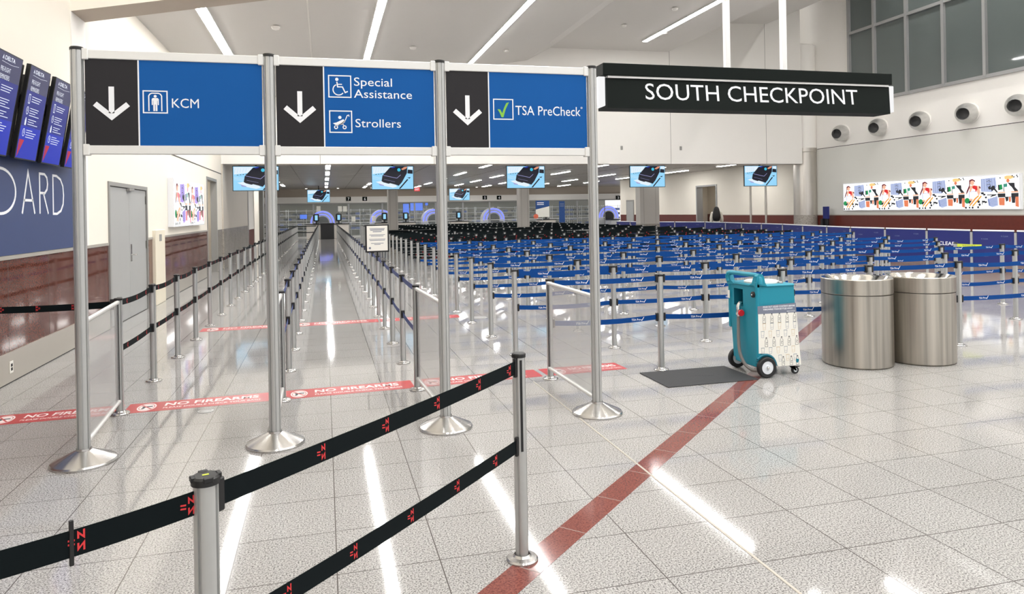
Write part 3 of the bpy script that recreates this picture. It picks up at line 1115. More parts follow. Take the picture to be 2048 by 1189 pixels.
# navy banner panels on the right side of the maze
rail = [(15.1, 10.4), (15.1, 11.5), (15.1, 12.6), (14.95, 13.6), (14.95, 14.9), (14.95, 16.3), (15.05, 17.75), (15.4, 19.2), (15.8, 20.9), (16.3, 22.7), (16.5, 24.3), (16.65, 25.9), (16.95, 27.6), (17.0, 29.4),
        (16.4, 31.2), (15.8, 32.9), (15.6, 34.6), (15.6, 36.4)]
for i, (x, y) in enumerate(rail):
    stanchion(x, y, 'silver stanchion between the navy banner panels, %s from the right' % nth(i + 1), 'banner panel stanchions')
    if i == len(rail) - 1:
        break
    d = Vector((rail[i + 1][0] - x, rail[i + 1][1] - y, 0))
    L = d.length
    lab = 'navy queue banner with a white top rail, %s from the right' % nth(i + 1) if i != 3 else 'navy banner panel with white CLEAR lettering and a white top rail'
    t = thing('queue_banner', lab, 'banner panel', (x, y, 0), math.atan2(d.y, d.x), 'navy queue banners')
    MB().box((0.035, -0.004, 0.22), (L - 0.035, 0.004, 0.985), NAVY).obj('banner', t)
    MB().bbox((0.035, -0.015, 0.985), (L - 0.035, 0.015, 1.02), MARKW, 0.004).obj('top_rail', t)
    mk = MB()
    mx = T(0, 0.0045, 0) @ RZ(PI) @ FACE_S      # faces the hall (-X)
    if i == 3:
        put_text(mk, 'CLEAR', -L * 0.72, 0.62, 0.09, MARKW, mx, L * 0.38, weight=0.02)
        for sg in (-1, 1):
            mk.stroke([(-L * 0.82 + sg * 0.02, 0.70), (-L * 0.82 + sg * 0.05, 0.665), (-L * 0.82 + sg * 0.02, 0.63)], 0.012, 0, 0.0005, MARKW, mx)
    for a in range(3 if i != 3 else 0):
        for bb in range(2):
            xx, zz = -L * (0.25 + 0.45 * bb), 0.86 - a * 0.2 - 0.07 * bb
            mk.stroke([(xx - 0.05, zz), (xx - 0.065, zz + 0.015), (xx - 0.05, zz + 0.03)], 0.006, 0, 0.0005, INKB, mx)
            put_text(mk, 'CLEAR', xx - 0.03, zz, 0.03, INKB, mx)
    mk.obj('lettering', t)
# unseen lamps added to brighten the two rooms behind the doorways
for x, y, lab in ((WL - 0.95, 22.0, 'added lamp brightening the alcove behind the left doorway'), (WR + 1.0, 33.0, 'added lamp brightening the room behind the right doorway')):
    t = thing('added_lamp', lab, 'ceiling light', (x, y, 2.99))
    MB().box((-0.35, -0.35, -0.03), (0.35, 0.35, 0.0), ALUW).obj('housing', t)
    MB().box((-0.3, -0.3, -0.04), (0.3, 0.3, -0.03), emis('added room lamp', (1, 0.96, 0.9, 1), 12)).obj('diffuser', t)

for i, x in enumerate((-4.3, -3.0, -1.75)):
    stanchion(x, 47.68, 'silver stanchion of the black belt line closing the far left lane, %s from left' % nth(i + 1), 'far closing stanchions', 'black', 1.27, 0.0, False, True)
# ------------------------------------------------------------------ sign posts and overhead signs
SP_BASE = MB().lathe([(0.205, 0), (0.205, 0.012), (0.198, 0.022), (0.06, 0.085), (0.047, 0.088), (0.045, 0.10)], STEEL, 40, cap=False).data('base', 0.35)
SP_POLE = pole_mesh(0.041, 0.06, 2.80, 8, 0.09, 0.006).data('pole', 0.5)
SP_CAP = MB().lathe([(0.044, 2.795), (0.044, 2.812), (0.038, 2.818), (0, 2.818)], BLACK, 24).data('cap', 0.5)
where = ('on a round steel base, left end of the row', 'between the KCM and Special Assistance signs', 'between the Special Assistance and TSA PreCheck signs', 'on a round steel base, right end of the row')
for x, wh in zip(PX, where):
    t = thing('sign_post', 'tall silver sign post ' + wh, 'sign post', (x, PY, 0), 0.2, 'tall sign posts')
    link('base', SP_BASE, t)
    link('pole', SP_POLE, t)
    link('cap', SP_CAP, t)
SZ0, SZ1 = 2.09, 2.80


def arrow(mb, cx, cz, w, h, mx):
    t = w * 0.155
    mb.prism([(cx - t / 2, cz + h / 2), (cx + t / 2, cz + h / 2), (cx + t / 2, cz - h * 0.30), (cx - t / 2, cz - h * 0.30)], 0, 0.0008, MARKW, mx)
    mb.stroke([(cx - w * 0.46, cz - h * 0.02), (cx, cz - h * 0.41), (cx + w * 0.46, cz - h * 0.02)], t * 1.05, 0, 0.0008, MARKW, mx)


def overhead(i, label):
    xa, xb = PX[i] + 0.045, PX[i + 1] - 0.045
    t = thing('direction_sign', label, 'sign', (0, 0, 0), 0, 'overhead lane signs')
    t.location = (xa, PY, SZ0)
    w, h = xb - xa, SZ1 - SZ0
    for nm, z0 in (('bottom_rail', 0.0), ('top_rail', h - 0.06)):
        r_ = MB().bbox((0, -0.02, z0), (w, 0.02, z0 + 0.06), ALUW, 0.004).obj(nm, t)
    for xx in (-0.012, w - 0.028):
        for z0 in (-0.008, h - 0.068):
            MB().bbox((xx, -0.028, z0), (xx + 0.04, 0.028, z0 + 0.076), ALUW, 0.004).obj('clamp', t)
    wd_ = w * 0.288
    MB().box((0.004, -0.012, 0.06), (wd_, 0.012, h - 0.06), SIGNDARK).obj('arrow_panel', t)
    MB().box((wd_, -0.013, 0.06), (wd_ + 0.009, 0.013, h - 0.06), MARKW).obj('divider', t)
    MB().box((wd_ + 0.009, -0.012, 0.06), (w - 0.004, 0.012, h - 0.06), SIGNBLUE).obj('blue_panel', t)
    mx = T(0, -0.0125, 0) @ FACE_S
    a = MB()
    arrow(a, wd_ * 0.5, 0.06 + (h - 0.12) * 0.49, 0.222, 0.228, mx)
    a.obj('arrow', t)

    def at(px, py):
        p = on_y(px, py, PY - 0.0125)
        return p.x - xa, p.z - SZ0
    return t, at, mx


def frame_icon(mb, at, mx, x0, y0, x1, y1):
    a, b = at(x0, y0), at(x1, y1)
    s = (abs(b[0] - a[0]) + abs(a[1] - b[1])) / 2
    cx, cz = (a[0] + b[0]) / 2, (a[1] + b[1]) / 2
    q = s / 2
    mb.stroke([(cx - q, cz - q), (cx + q, cz - q), (cx + q, cz + q), (cx - q, cz + q)], 0.008, 0, 0.0008, MARKW, mx, True)
    return cx, cz, s


def word(mb, at, mx, s, x0, yb, x1, ytop):
    a, b, c = at(x0, yb), at(x1, yb), at(x0, ytop)
    put_text(mb, s, a[0], a[1], c[1] - a[1], MARKW, mx, b[0] - a[0], 0.0006)


# KCM
t, at, mx = overhead(0, 'blue and black overhead sign reading KCM with a down arrow')
mb = MB()
cx, cz, s = frame_icon(mb, at, mx, 286, 182, 335, 226)
arch = [(-0.27, -0.42), (-0.27, 0.28), (-0.22, 0.36), (-0.14, 0.4), (0.14, 0.4), (0.22, 0.36), (0.27, 0.28), (0.27, -0.42)]
mb.stroke([(cx + u * s, cz + v * s) for u, v in arch], 0.0075, 0, 0.0008, MARKW, mx)
mb.disc(cx, cz + 0.26 * s, 0.065 * s, 0, 0.0008, MARKW, mx)
body = [(-0.1, 0.18), (0.1, 0.18), (0.15, 0.13), (0.15, -0.14), (0.105, -0.14), (0.1, 0.06), (0.085, 0.06), (0.085, -0.42), (0.012, -0.42), (0.012, -0.12), (-0.012, -0.12), (-0.012, -0.42),
        (-0.085, -0.42), (-0.085, 0.06), (-0.1, 0.06), (-0.105, -0.14), (-0.15, -0.14), (-0.15, 0.13)]
mb.prism([(cx + u * s, cz + v * s) for u, v in body], 0, 0.0008, MARKW, mx)
mb.obj('icon', t)
mb = MB()
word(mb, at, mx, 'KCM', 344, 215.5, 398, 196)
mb.obj('lettering', t)
# Special Assistance / Strollers
t, at, mx = overhead(1, 'blue and black overhead sign reading Special Assistance and Strollers')
mb = MB()
cx, cz, s = frame_icon(mb, at, mx, 657, 151, 702, 195)


def P_(pts):
    return [(cx + u * s, cz + v * s) for u, v in pts]


mb.disc(cx - 0.13 * s, cz + 0.33 * s, 0.075 * s, 0, 0.0008, MARKW, mx)
mb.stroke(P_([(-0.13, 0.22), (-0.1, -0.02), (0.12, -0.02), (0.24, -0.28), (0.36, -0.22)]), 0.0085, 0, 0.0008, MARKW, mx)
mb.stroke(P_([(-0.1, 0.1), (0.1, 0.1)]), 0.0065, 0, 0.0008, MARKW, mx)
mb.stroke(P_([(-0.06 + 0.25 * math.cos(a), -0.15 + 0.25 * math.sin(a)) for a in [math.radians(115 + 13 * k) for k in range(17)]]), 0.0075, 0, 0.0008, MARKW, mx)
mb.obj('icon', t)
mb = MB()
cx, cz, s = frame_icon(mb, at, mx, 659, 222, 704, 265)
for u in (-0.22, 0.17):
    mb.stroke([(cx + u * s + 0.07 * s * math.cos(a), cz - 0.26 * s + 0.07 * s * math.sin(a)) for a in [2 * PI * k / 16 for k in range(16)]], 0.007, 0, 0.0008, MARKW, mx, True)
mb.prism(P_([(-0.36, -0.08), (-0.2, -0.04), (0.12, 0.12), (0.2, 0.0), (0.04, -0.14), (-0.24, -0.16)]), 0, 0.0008, MARKW, mx)
mb.stroke(P_([(-0.24, -0.2), (0.02, -0.1), (0.2, 0.06), (0.3, 0.3), (0.37, 0.32), (0.38, 0.24)]), 0.0055, 0, 0.0008, MARKW, mx)
mb.stroke(P_([(0.06, -0.08), (0.16, -0.2)]), 0.0055, 0, 0.0008, MARKW, mx)
mb.disc(cx - 0.04 * s, cz + 0.2 * s, 0.075 * s, 0, 0.0008, MARKW, mx)
mb.obj('icon', t)
mb = MB()
word(mb, at, mx, 'Special', 708, 171.5, 784, 154)
word(mb, at, mx, 'Assistance', 708, 195.5, 824, 178)
word(mb, at, mx, 'Strollers', 711, 254.5, 802, 237)
mb.obj('lettering', t)
# PreCheck
t, at, mx = overhead(2, 'blue and black overhead sign reading TSA PreCheck with a green check mark')
mb = MB()
cx, cz, s = frame_icon(mb, at, mx, 987, 198.5, 1026, 239)
mb.obj('icon', t)
mb = MB()
mb.prism(P_([(-0.3, 0.0), (-0.16, -0.01), (-0.06, -0.2), (0.05, 0.1), (0.16, 0.32), (0.3, 0.36), (0.12, 0.0), (0.0, -0.4), (-0.1, -0.4), (-0.2, -0.16)]), 0, 0.0009, GREENM, mx)
o = mb.obj('check_mark', t)
o['label'] = 'green check mark'
mb = MB()
word(mb, at, mx, 'TSA PreCheck', 1031, 230, 1161, 210.5)
a = at(1163, 216)
mb.stroke([(a[0] + 0.007 * math.cos(k * PI / 6), a[1] + 0.007 * math.sin(k * PI / 6)) for k in range(12)], 0.002, 0, 0.0008, MARKW, mx, True)
put_text(mb, 'R', a[0] - 0.003, a[1] - 0.004, 0.008, MARKW, mx)
mb.obj('lettering', t)

# ------------------------------------------------------------------ SOUTH CHECKPOINT sign
Y_S = 8.0
t = thing('hanging_sign', 'long black hanging sign reading SOUTH CHECKPOINT', 'sign', (3.3, Y_S, 2.88))
xw = 4.16
MB().bbox((-0.02, -0.02, 0.395), (xw + 0.02, 0.30, 0.545), SIGNBLACK, 0.006).obj('top_bar', t)
MB().box((0.05, 0.0, 0.37), (xw - 0.02, 0.28, 0.395), ALUW).obj('silver_strip', t)
o = MB()
o.add([(0.03, -0.02, 0.0), (xw - 0.02, -0.02, 0.0), (xw - 0.02, 0.28, 0.0), (0.03, 0.28, 0.0), (0.03, 0.02, 0.37), (xw, 0.02, 0.37), (xw, 0.28, 0.37), (0.03, 0.28, 0.37)],
      [(3, 2, 1, 0), (4, 5, 6, 7), (0, 1, 5, 4), (1, 2, 6, 5), (2, 3, 7, 6), (3, 0, 4, 7)], SIGNBLACK)
o.obj('face_panel', t)
for xe, sg, yy in ((-0.07, 1, 0.1), (xw - 0.01, -1, 0.1)):
    m_ = MB()
    m_.bbox((xe, 0.02, 0.03), (xe + 0.09, 0.26, 0.385), emis('sign end lens', (1, 1, 1, 1), 0.9), 0.006)
    m_.obj('end_cap', t)


def ats(px, py):
    p = on_y(px, py, Y_S)
    return p.x - 3.3, p.z - 2.88


mb = MB()
a, b, c = ats(1291, 199), ats(1716, 212), ats(1291, 167)
LIT = emis('lit sign lettering', (1, 1, 1, 1), 1.0)
me, w0 = text_mesh('SOUTH CHECKPOINT')
tilt = T(0, 0, 0)
zb = a[1]
face = Matrix.Rotation(math.atan(0.04 / 0.37), 4, 'X')
mb2 = MB()
put_text(mb2, 'SOUTH CHECKPOINT', a[0], 0, 0.212, LIT, RX(PI / 2), b[0] - a[0])
ys = []
for k in range(len(mb2.v)):
    x, y, z = mb2.v[k]
    zz = z + zb
    mb2.v[k] = (x, -0.02 + 0.04 * zz / 0.37 - 0.002, zz)
mb2.obj('lettering', t)
# its two hanger poles reach the ceiling
for i, px in enumerate((1454, 1567)):
    p = on_y(px, 130, Y_S + 0.13)
    MB().bbox((p.x - 3.3 - 0.034, 0.096, 0.54), (p.x - 3.3 + 0.034, 0.164, 8.1), ALUW, 0.004).obj('hanger_pole', t)

# ------------------------------------------------------------------ liquid disposal cart
cx0, cy0 = 4.03, 6.03
t = thing('liquid_disposal_cart', 'teal liquid disposal cart on wheels with white cup-pattern wrap and grey hose', 'cart', (cx0, cy0, 0))
bz, tz = 0.13, 0.885


def bx(u, v, w):      # body corner from unit coords: tapers a little
    x = u * (0.455 - 0.045 * w) + (0.0 - 0.0 * w)
    y = v * (0.42 + 0.07 * w)
    return (x, y, bz + (tz - bz) * w)


mb = MB()
vs = [bx(0, 0, 0), bx(1, 0, 0), bx(1, 1, 0), bx(0, 1, 0), bx(0, 0, 1), bx(1, 0, 1), bx(1, 1, 1), bx(0, 1, 1)]
mb.add(vs, [(3, 2, 1, 0), (4, 5, 6, 7), (0, 1, 5, 4), (1, 2, 6, 5), (2, 3, 7, 6)], TEAL)
# left side with its rectangular recess
hy0, hy1, hz0, hz1 = 0.24, 0.40, 0.66, 0.83


def sx_(y, z):
    return (0.0, y, z)


ls = [vs[0], vs[3], vs[7], vs[4], sx_(hy0, hz0), sx_(hy1, hz0), sx_(hy1, hz1), sx_(hy0, hz1)]
mb.add(ls, [(0, 4, 5, 1), (1, 5, 6, 2), (2, 6, 7, 3), (3, 7, 4, 0)], TEAL)
rc = [(0.0, hy0, hz0), (0.0, hy1, hz0), (0.0, hy1, hz1), (0.0, hy0, hz1), (0.12, hy0, hz0), (0.12, hy1, hz0), (0.12, hy1, hz1), (0.12, hy0, hz1)]
mb.add(rc, [(0, 1, 5, 4), (1, 2, 6, 5), (2, 3, 7, 6), (3, 0, 4, 7), (4, 5, 6, 7)], TEALD)
mb.bbox((0.0, 0.03, 0.09), (0.42, 0.40, 0.14), TEAL, 0.01)
# raised corner uprights and top lip
mb.bbox((-0.015, -0.012, 0.15), (0.03, 0.03, 0.93), TEAL, 0.012)
mb.bbox((-0.012, 0.46, 0.42), (0.03, 0.495, 0.93), TEAL, 0.012)
mb.bbox((-0.012, -0.012, 0.865), (0.42, 0.50, 0.895), TEAL, 0.012)
mb.obj('body', t, 0.5)
mb = MB()
hp = [(0.03, 0.0, 0.90), (0.03, 0.0, 0.95), (0.03, 0.015, 0.975), (0.025, 0.06, 0.985), (0.01, 0.25, 0.985), (0.0, 0.44, 0.985), (-0.002, 0.485, 0.975), (-0.002, 0.50, 0.94), (0.0, 0.48, 0.89)]
mb.tube(hp, [0.03, 0.028, 0.026, 0.022, 0.021, 0.022, 0.027, 0.03, 0.03], TEAL, 14)
mb.prism([(-0.012, 0.87), (0.105, 0.88), (0.085, 0.915), (0.075, 0.97), (0.05, 1.0), (0.02, 1.005), (-0.005, 0.98)], -0.03, 0.012, TEAL, FACE_S)
mb.prism([(0.0, 0.87), (0.13, 0.875), (0.07, 0.905), (0.05, 0.95), (0.03, 0.98), (0.0, 0.98)], -0.012, 0.03, TEAL, T(0, 0, 0) @ RZ(PI / 2) @ RX(PI / 2))
mb.prism([(0.50, 0.86), (0.36, 0.875), (0.43, 0.905), (0.45, 0.95), (0.47, 1.0), (0.51, 0.985)], -0.015, 0.03, TEAL, RZ(PI / 2) @ RX(PI / 2))
mb.obj('push_handle', t, 0.7)
MB().lathe([(0.17, 0), (0.17, 0.012), (0.15, 0.022), (0.12, 0.014), (0.04, 0.004), (0.0, 0.004)], STICK, 28, T(0.2, 0.22, 0.895)).obj('funnel_lid', t, 0.5)
MB().lathe([(0.03, 0), (0.03, 0.012), (0.02, 0.018), (0, 0.018)], STEEL, 16, T(0.3, 0.06, 0.895)).obj('lid_latch', t, 0.5)
k_ = MB().lathe([(0.03, 0), (0.03, 0.014), (0.022, 0.02), (0, 0.02)], BLACK, 18, T(-0.014, 0.035, 0.80) @ RY(-PI / 2))
k_.lathe([(0.008, 0), (0.008, 0.004)], MARKW, 10, T(-0.034, 0.035, 0.80) @ RY(-PI / 2))
k_.obj('round_latch', t, 0.5)
MB().box((-0.004, 0.455, 0.72), (-0.001, 0.49, 0.80), STICK, T(-0.013, 0, 0)).obj('side_label', t)
# valve, knob and hose
v = MB().tube([(-0.02, 0.27, 0.69), (-0.035, 0.27, 0.66), (-0.035, 0.27, 0.56)], [0.018, 0.022, 0.02], CHROME, 12)
v.tube([(-0.035, 0.27, 0.6), (-0.035, 0.27, 0.575)], 0.028, CHROME, 6)
v.tube([(0.03, 0.27, 0.70), (-0.02, 0.27, 0.69)], 0.018, CHROME, 10)
vo = v.obj('valve', t, 0.6)
MB().lathe([(0.012, -0.02), (0.012, 0.0), (0.03, 0.004), (0.034, 0.014), (0.03, 0.026), (0, 0.028)], REDK, 14, T(-0.045, 0.22, 0.60) @ RX(PI / 2)).obj('red_knob', vo, 0.6)
hpts = []
for a, b_ in zip([(-0.035, 0.27, 0.56), (-0.04, 0.265, 0.45), (-0.05, 0.25, 0.32), (-0.055, 0.22, 0.2), (-0.04, 0.16, 0.1), (-0.005, 0.09, 0.055), (0.03, 0.04, 0.06)],
                 range(7)):
    hpts.append(a)
fine = []
for i in range(len(hpts) - 1):
    p0, p1, p2, p3 = [Vector(hpts[max(0, min(len(hpts) - 1, i + k))]) for k in (-1, 0, 1, 2)]
    for q in range(6):
        u = q / 6
        fine.append(0.5 * ((2 * p1) + (p2 - p0) * u + (2 * p0 - 5 * p1 + 4 * p2 - p3) * u * u + (3 * p1 - p0 - 3 * p2 + p3) * u ** 3))
fine.append(Vector(hpts[-1]))
MB().tube(fine, 0.016, HOSE, 12).obj('drain_hose', t, 0.8)
# wheels
for nm, xw_, yw_ in (('wheel', 0.07, -0.03), ('wheel', 0.07, 0.47)):
    wv = MB().lathe([(0.062, -0.022), (0.092, -0.024), (0.1, -0.014), (0.1, 0.014), (0.092, 0.024), (0.062, 0.022)], TYRE, 32, T(xw_, yw_, 0.1) @ RX(PI / 2), cap=False)
    wo = wv.obj(nm, t, 0.6)
    MB().lathe([(0.063, -0.018), (0.05, -0.012), (0.03, -0.02), (0.018, -0.024), (0.018, 0.026), (0.03, 0.02), (0.05, 0.012), (0.063, 0.02)], HUB, 28, T(xw_, yw_, 0.1) @ RX(PI / 2)).obj('hub', wo, 0.6)
    MB().lathe([(0.012, 0.0), (0.012, 0.034), (0.008, 0.038), (0, 0.038)], CHROME, 14, T(xw_, yw_, 0.1) @ RX(PI / 2)).obj('axle_cap', wo, 0.6)
for yw_ in (0.03, 0.38):
    cs = MB()
    cs.box((0.36, yw_ - 0.025, 0.085), (0.45, yw_ + 0.025, 0.095), CHROME)
    cs.add([(0.37, yw_ - 0.02, 0.085), (0.41, yw_ - 0.02, 0.085), (0.44, yw_ - 0.02, 0.035), (0.42, yw_ - 0.02, 0.035)], [(0, 1, 2, 3), (3, 2, 1, 0)], CHROME)
    cs.add([(0.37, yw_ + 0.02, 0.085), (0.41, yw_ + 0.02, 0.085), (0.44, yw_ + 0.02, 0.035), (0.42, yw_ + 0.02, 0.035)], [(0, 1, 2, 3), (3, 2, 1, 0)], CHROME)
    co = cs.obj('caster', t)
    MB().lathe([(0.02, -0.012), (0.036, -0.012), (0.038, -0.008), (0.038, 0.008), (0.036, 0.012), (0.02, 0.012)], TYRE, 22, T(0.43, yw_, 0.038) @ RX(PI / 2), cap=False).obj('caster_wheel', co, 0.6)
    MB().lathe([(0.021, -0.01), (0.021, 0.01)], HUB, 16, T(0.43, yw_, 0.038) @ RX(PI / 2)).obj('caster_hub', co, 0.6)
    MB().box((0.44, yw_ - 0.012, 0.068), (0.475, yw_ + 0.012, 0.074), BLACK).obj('brake_lever', co)
# wheel arch guard
MB().tube([(0.07 + 0.118 * math.cos(a), -0.012, 0.1 + 0.118 * math.sin(a)) for a in [math.radians(5 + 12 * k) for k in range(12)]], 0.012, TEALD, 8).obj('wheel_arch', t, 0.8)
# printed wrap on the front
mb = MB()
FY = -0.0135


def fr(u, z):         # front face: u 0..1 across, z height
    w = (z - bz) / (tz - bz)
    return (0.455 - 0.045 * w) * u, z


arch_ = [(0.07 + 0.13 * math.cos(a), 0.1 + 0.13 * math.sin(a)) for a in [math.radians(8 + 12 * k) for k in range(8)]]
outl = [fr(0.0, 0.62), fr(0.0, 0.235)] + list(reversed([p for p in arch_ if p[0] > 0.02])) + [fr(0.47, 0.095), fr(1.03, 0.095), fr(1.0, 0.62)]
mb.prism(outl, -0.004, 0.0, STICK, T(0, FY, 0) @ FACE_S)
wr = mb.obj('printed_wrap', t)
wr['label'] = 'white wrap printed with bottles and cups'
hb = MB().prism([fr(-0.01, 0.615), fr(1.0, 0.612), fr(1.0, 0.705), fr(-0.01, 0.69)], -0.004, 0.0, GREYPR, T(0, FY - 0.0006, 0) @ FACE_S).obj('header_band', wr)
mb = MB()
mx = T(0, FY - 0.0008, 0) @ FACE_S
put_text(mb, 'POUR OUT LIQUID CONTENTS BEFORE', 0.055, 0.672, 0.016, MARKW, mx, 0.355, 0, 0.02)
put_text(mb, 'THROWING YOUR BOTTLES AWAY', 0.055, 0.648, 0.016, MARKW, mx, 0.33, 0, 0.02)
put_text(mb, 'RECYCLE', 0.32, 0.623, 0.009, MARKW, mx, 0.09, 0, 0.01)
mb.obj('lettering', hb)
mb = MB()
mx = T(0, FY - 0.0004, 0) @ FACE_S


def cup(x, z, m_, s=1.0):
    mb.stroke([(x - 0.017 * s, z + 0.03 * s), (x - 0.012 * s, z - 0.03 * s), (x + 0.012 * s, z - 0.03 * s), (x + 0.017 * s, z + 0.03 * s)], 0.002, 0, 0.0004, m_, mx, True)
    mb.stroke([(x - 0.019 * s, z + 0.03 * s), (x + 0.019 * s, z + 0.03 * s)], 0.004, 0, 0.0004, m_, mx)
    mb.stroke([(x - 0.014 * s, z - 0.01 * s), (x + 0.014 * s, z - 0.01 * s)], 0.0015, 0, 0.0004, m_, mx)


def bottle(x, z, m_, s=1.0):
    mb.stroke([(x - 0.006, z + 0.042), (x - 0.006, z + 0.03), (x - 0.015, z + 0.018), (x - 0.015, z - 0.04), (x + 0.015, z - 0.04), (x + 0.015, z + 0.018), (x + 0.006, z + 0.03), (x + 0.006, z + 0.042)],
              0.003, 0, 0.0004, m_, mx, True)
    mb.prism([(x - 0.007, z + 0.042), (x + 0.007, z + 0.042), (x + 0.007, z + 0.05), (x - 0.007, z + 0.05)], 0, 0.0004, m_, mx)
    mb.stroke([(x - 0.009, z + 0.006), (x + 0.008, z + 0.002), (x - 0.006, z - 0.012), (x + 0.007, z - 0.022)], 0.003, 0, 0.0004, m_, mx)


for r_, z in enumerate((0.565, 0.49, 0.415, 0.335, 0.255, 0.175)):
    for c_ in range(5):
        x = 0.045 + 0.085 * c_ + (0.02 if r_ % 2 else 0.0)
        if x > 0.42 or (r_ == 5 and x < 0.2):
            continue
        if r_ in (0, 3):
            bottle(x + 0.02, z, INKD)
        else:
            cup(x, z, (INKB, INKT, INKB, INKT, INKB)[(c_ + r_) % 5])
for x in (0.27, 0.36, 0.43):
    bottle(x, 0.14, INKD)
mb.prism([(0.415, 0.16), (0.445, 0.15), (0.44, 0.125), (0.425, 0.115), (0.412, 0.13)], 0, 0.0004, TEAL, mx)
mb.obj('cup_print', wr)

# ------------------------------------------------------------------ mat
o = MB().bbox((3.03, 5.95, 0), (3.985, 6.566, 0.009), RUBBER, 0.004)
for k in range(9):
    a = 0.6 + k * 0.5
    o.stroke([(3.5 + 0.03 * k - 0.1, 6.25 + 0.02 * math.sin(a)), (3.53 + 0.03 * k - 0.1, 6.25 + 0.03 * math.sin(a + 1))], 0.004, 0.009, 0.0096, TYRE)
tag(o.obj('floor_mat'), 'black rubber floor mat lying left of the teal cart', 'mat')

# ------------------------------------------------------------------ litter bins
prof = [(0.325, 0.0), (0.33, 0.012), (0.34, 0.015), (0.34, 0.735)]
LIDP = [(0.34, 0.742), (0.343, 0.748), (0.343, 0.892), (0.338, 0.90), (0.326, 0.90), (0.30, 0.885), (0.22, 0.815), (0.165, 0.77), (0.16, 0.70)]
bod = MB().lathe(prof, CANST, 64)
bod.lathe([(0.31, 0.0), (0.326, 0.004)], BLACK, 48)
bod = bod.data('body', 0.5)
lid = MB().lathe(LIDP[:4], CANST, 64, cap=False).data('lid_band', 0.4)
fun = MB().lathe(LIDP[3:], CHROME, 64, cap=False)
fun.lathe([(0.16, 0.70), (0.0, 0.69)], BLACK, 32, cap=False)
fun = fun.data('funnel_top', 0.5)
for (x, y), lab in (((5.36, 6.25), 'brushed steel litter bin standing next to the teal cart'), ((6.07, 6.17), 'brushed steel litter bin on the right, partly behind the other bin')):
    t = thing('litter_bin', lab, 'litter bin', (x, y, 0), 0.3 * x, 'steel litter bins')
    link('body', bod, t)
    link('lid_band', lid, t)
    link('funnel_top', fun, t)

# ------------------------------------------------------------------ floor decals
def decal(x0, x1, y, rot, label, s=1.0):
    w = x1 - x0
    t = thing('floor_decal', label, 'floor decal', (x0, y, 0.0), rot, 'red floor tapes')
    MB().box((0, -0.16, 0.0003), (w, 0.16, 0.0012), DECAL).obj('tape', t)
    mb = MB()
    mx = T(0, 0, 0.0012) @ Matrix.Diagonal((1, 1.65, 1, 1))
    if w > 0.5:
        c = 0.16
        mb.stroke([(c + 0.07 * math.cos(k * PI / 12), 0.07 * math.sin(k * PI / 12)) for k in range(24)], 0.012, 0, 0.0003, DECALW, mx, True)
        mb.disc(c, 0, 0.058, 0, 0.0002, DECALW, mx)
        mb.prism([(c - 0.045, 0.02), (c + 0.045, 0.02), (c + 0.045, 0.0), (c - 0.005, 0.0), (c - 0.02, -0.035), (c - 0.04, -0.035), (c - 0.03, 0.0)], 0.0002, 0.0004, INKD, mx)
        mb.stroke([(c - 0.05, 0.05), (c + 0.05, -0.05)], 0.012, 0.0004, 0.0006, DECAL, mx)
        put_text(mb, 'NO FIREARMS', 0.30, 0.0, 0.062, DECALW, mx, min(0.78, w - 0.35), 0.0002, 0.025)
        put_text(mb, 'PLEASE DOUBLE CHECK YOUR BAGS', 0.30, -0.055, 0.028, DECALW, mx, min(0.80, w - 0.33), 0.0002, 0.01)
    mb.obj('lettering', t)


dx = [(-2.75, -1.72, 'in the wall lane, seen through the left acrylic panel'), (-1.68, -0.43, 'across the lane behind the KCM sign'), (-0.41, 0.80, 'across the central aisle, nearer line'),
      (0.83, 2.08, 'behind the nearer foreground belt'), (2.13, 3.0, 'seen through the fourth acrylic panel')]
for a, b, lab in dx:
    decal(a, b, 6.79 + 0.036 * (a + 1.68), 0.036, 'red no-firearms floor tape ' + lab)
dx = [(-1.76, -0.5, 'beside the first wall lane stanchions, farther line'), (-0.47, 0.78, 'across the central aisle, farther line'), (0.81, 2.05, 'at the left edge of the maze, farther line')]
for a, b, lab in dx:
    decal(a, b, 11.15, 0.0, 'red no-firearms floor tape ' + lab)
for x, y, r, lab in ((-1.0, 6.5, 0.065, 'round steel floor cover in front of the nearer red tape'), (2.3, 10.85, 0.14, 'round pale floor cover at the end of the farther red tape')):
    m_ = MB().lathe([(r, 0), (r, 0.003), (r * 0.9, 0.004), (0, 0.004)], MULL, 28)
    m_.lathe([(r * 0.72, 0.004), (r * 0.72, 0.005), (r * 0.66, 0.005), (r * 0.66, 0.004)], SEAM, 28, cap=False)
    o = m_.obj('floor_cover', None, 0.4)
    o.location = (x, y, 0)
    tag(o, lab, 'floor cover')
# ------------------------------------------------------------------ left wall: BOARD panel, tilted screens
t = thing('wall_graphic_panel', 'navy wall panel with thin white BOARD lettering on the left wall', 'wall panel', (WL, 0, 0))
MB().box((0.0, 3.0, 1.295), (0.014, 10.28, 2.42), BOARDB).obj('panel', t)
mb = MB()
mx = T(0.0142, 0, 0) @ FACE_E
LH0, LH1 = 1.72, 2.175


def letter(strokes):
    for s, cl in strokes:
        mb.stroke([(y, LH0 + v * (LH1 - LH0)) for y, v in s], 0.028, 0, 0.003, MARKW, mx, cl)


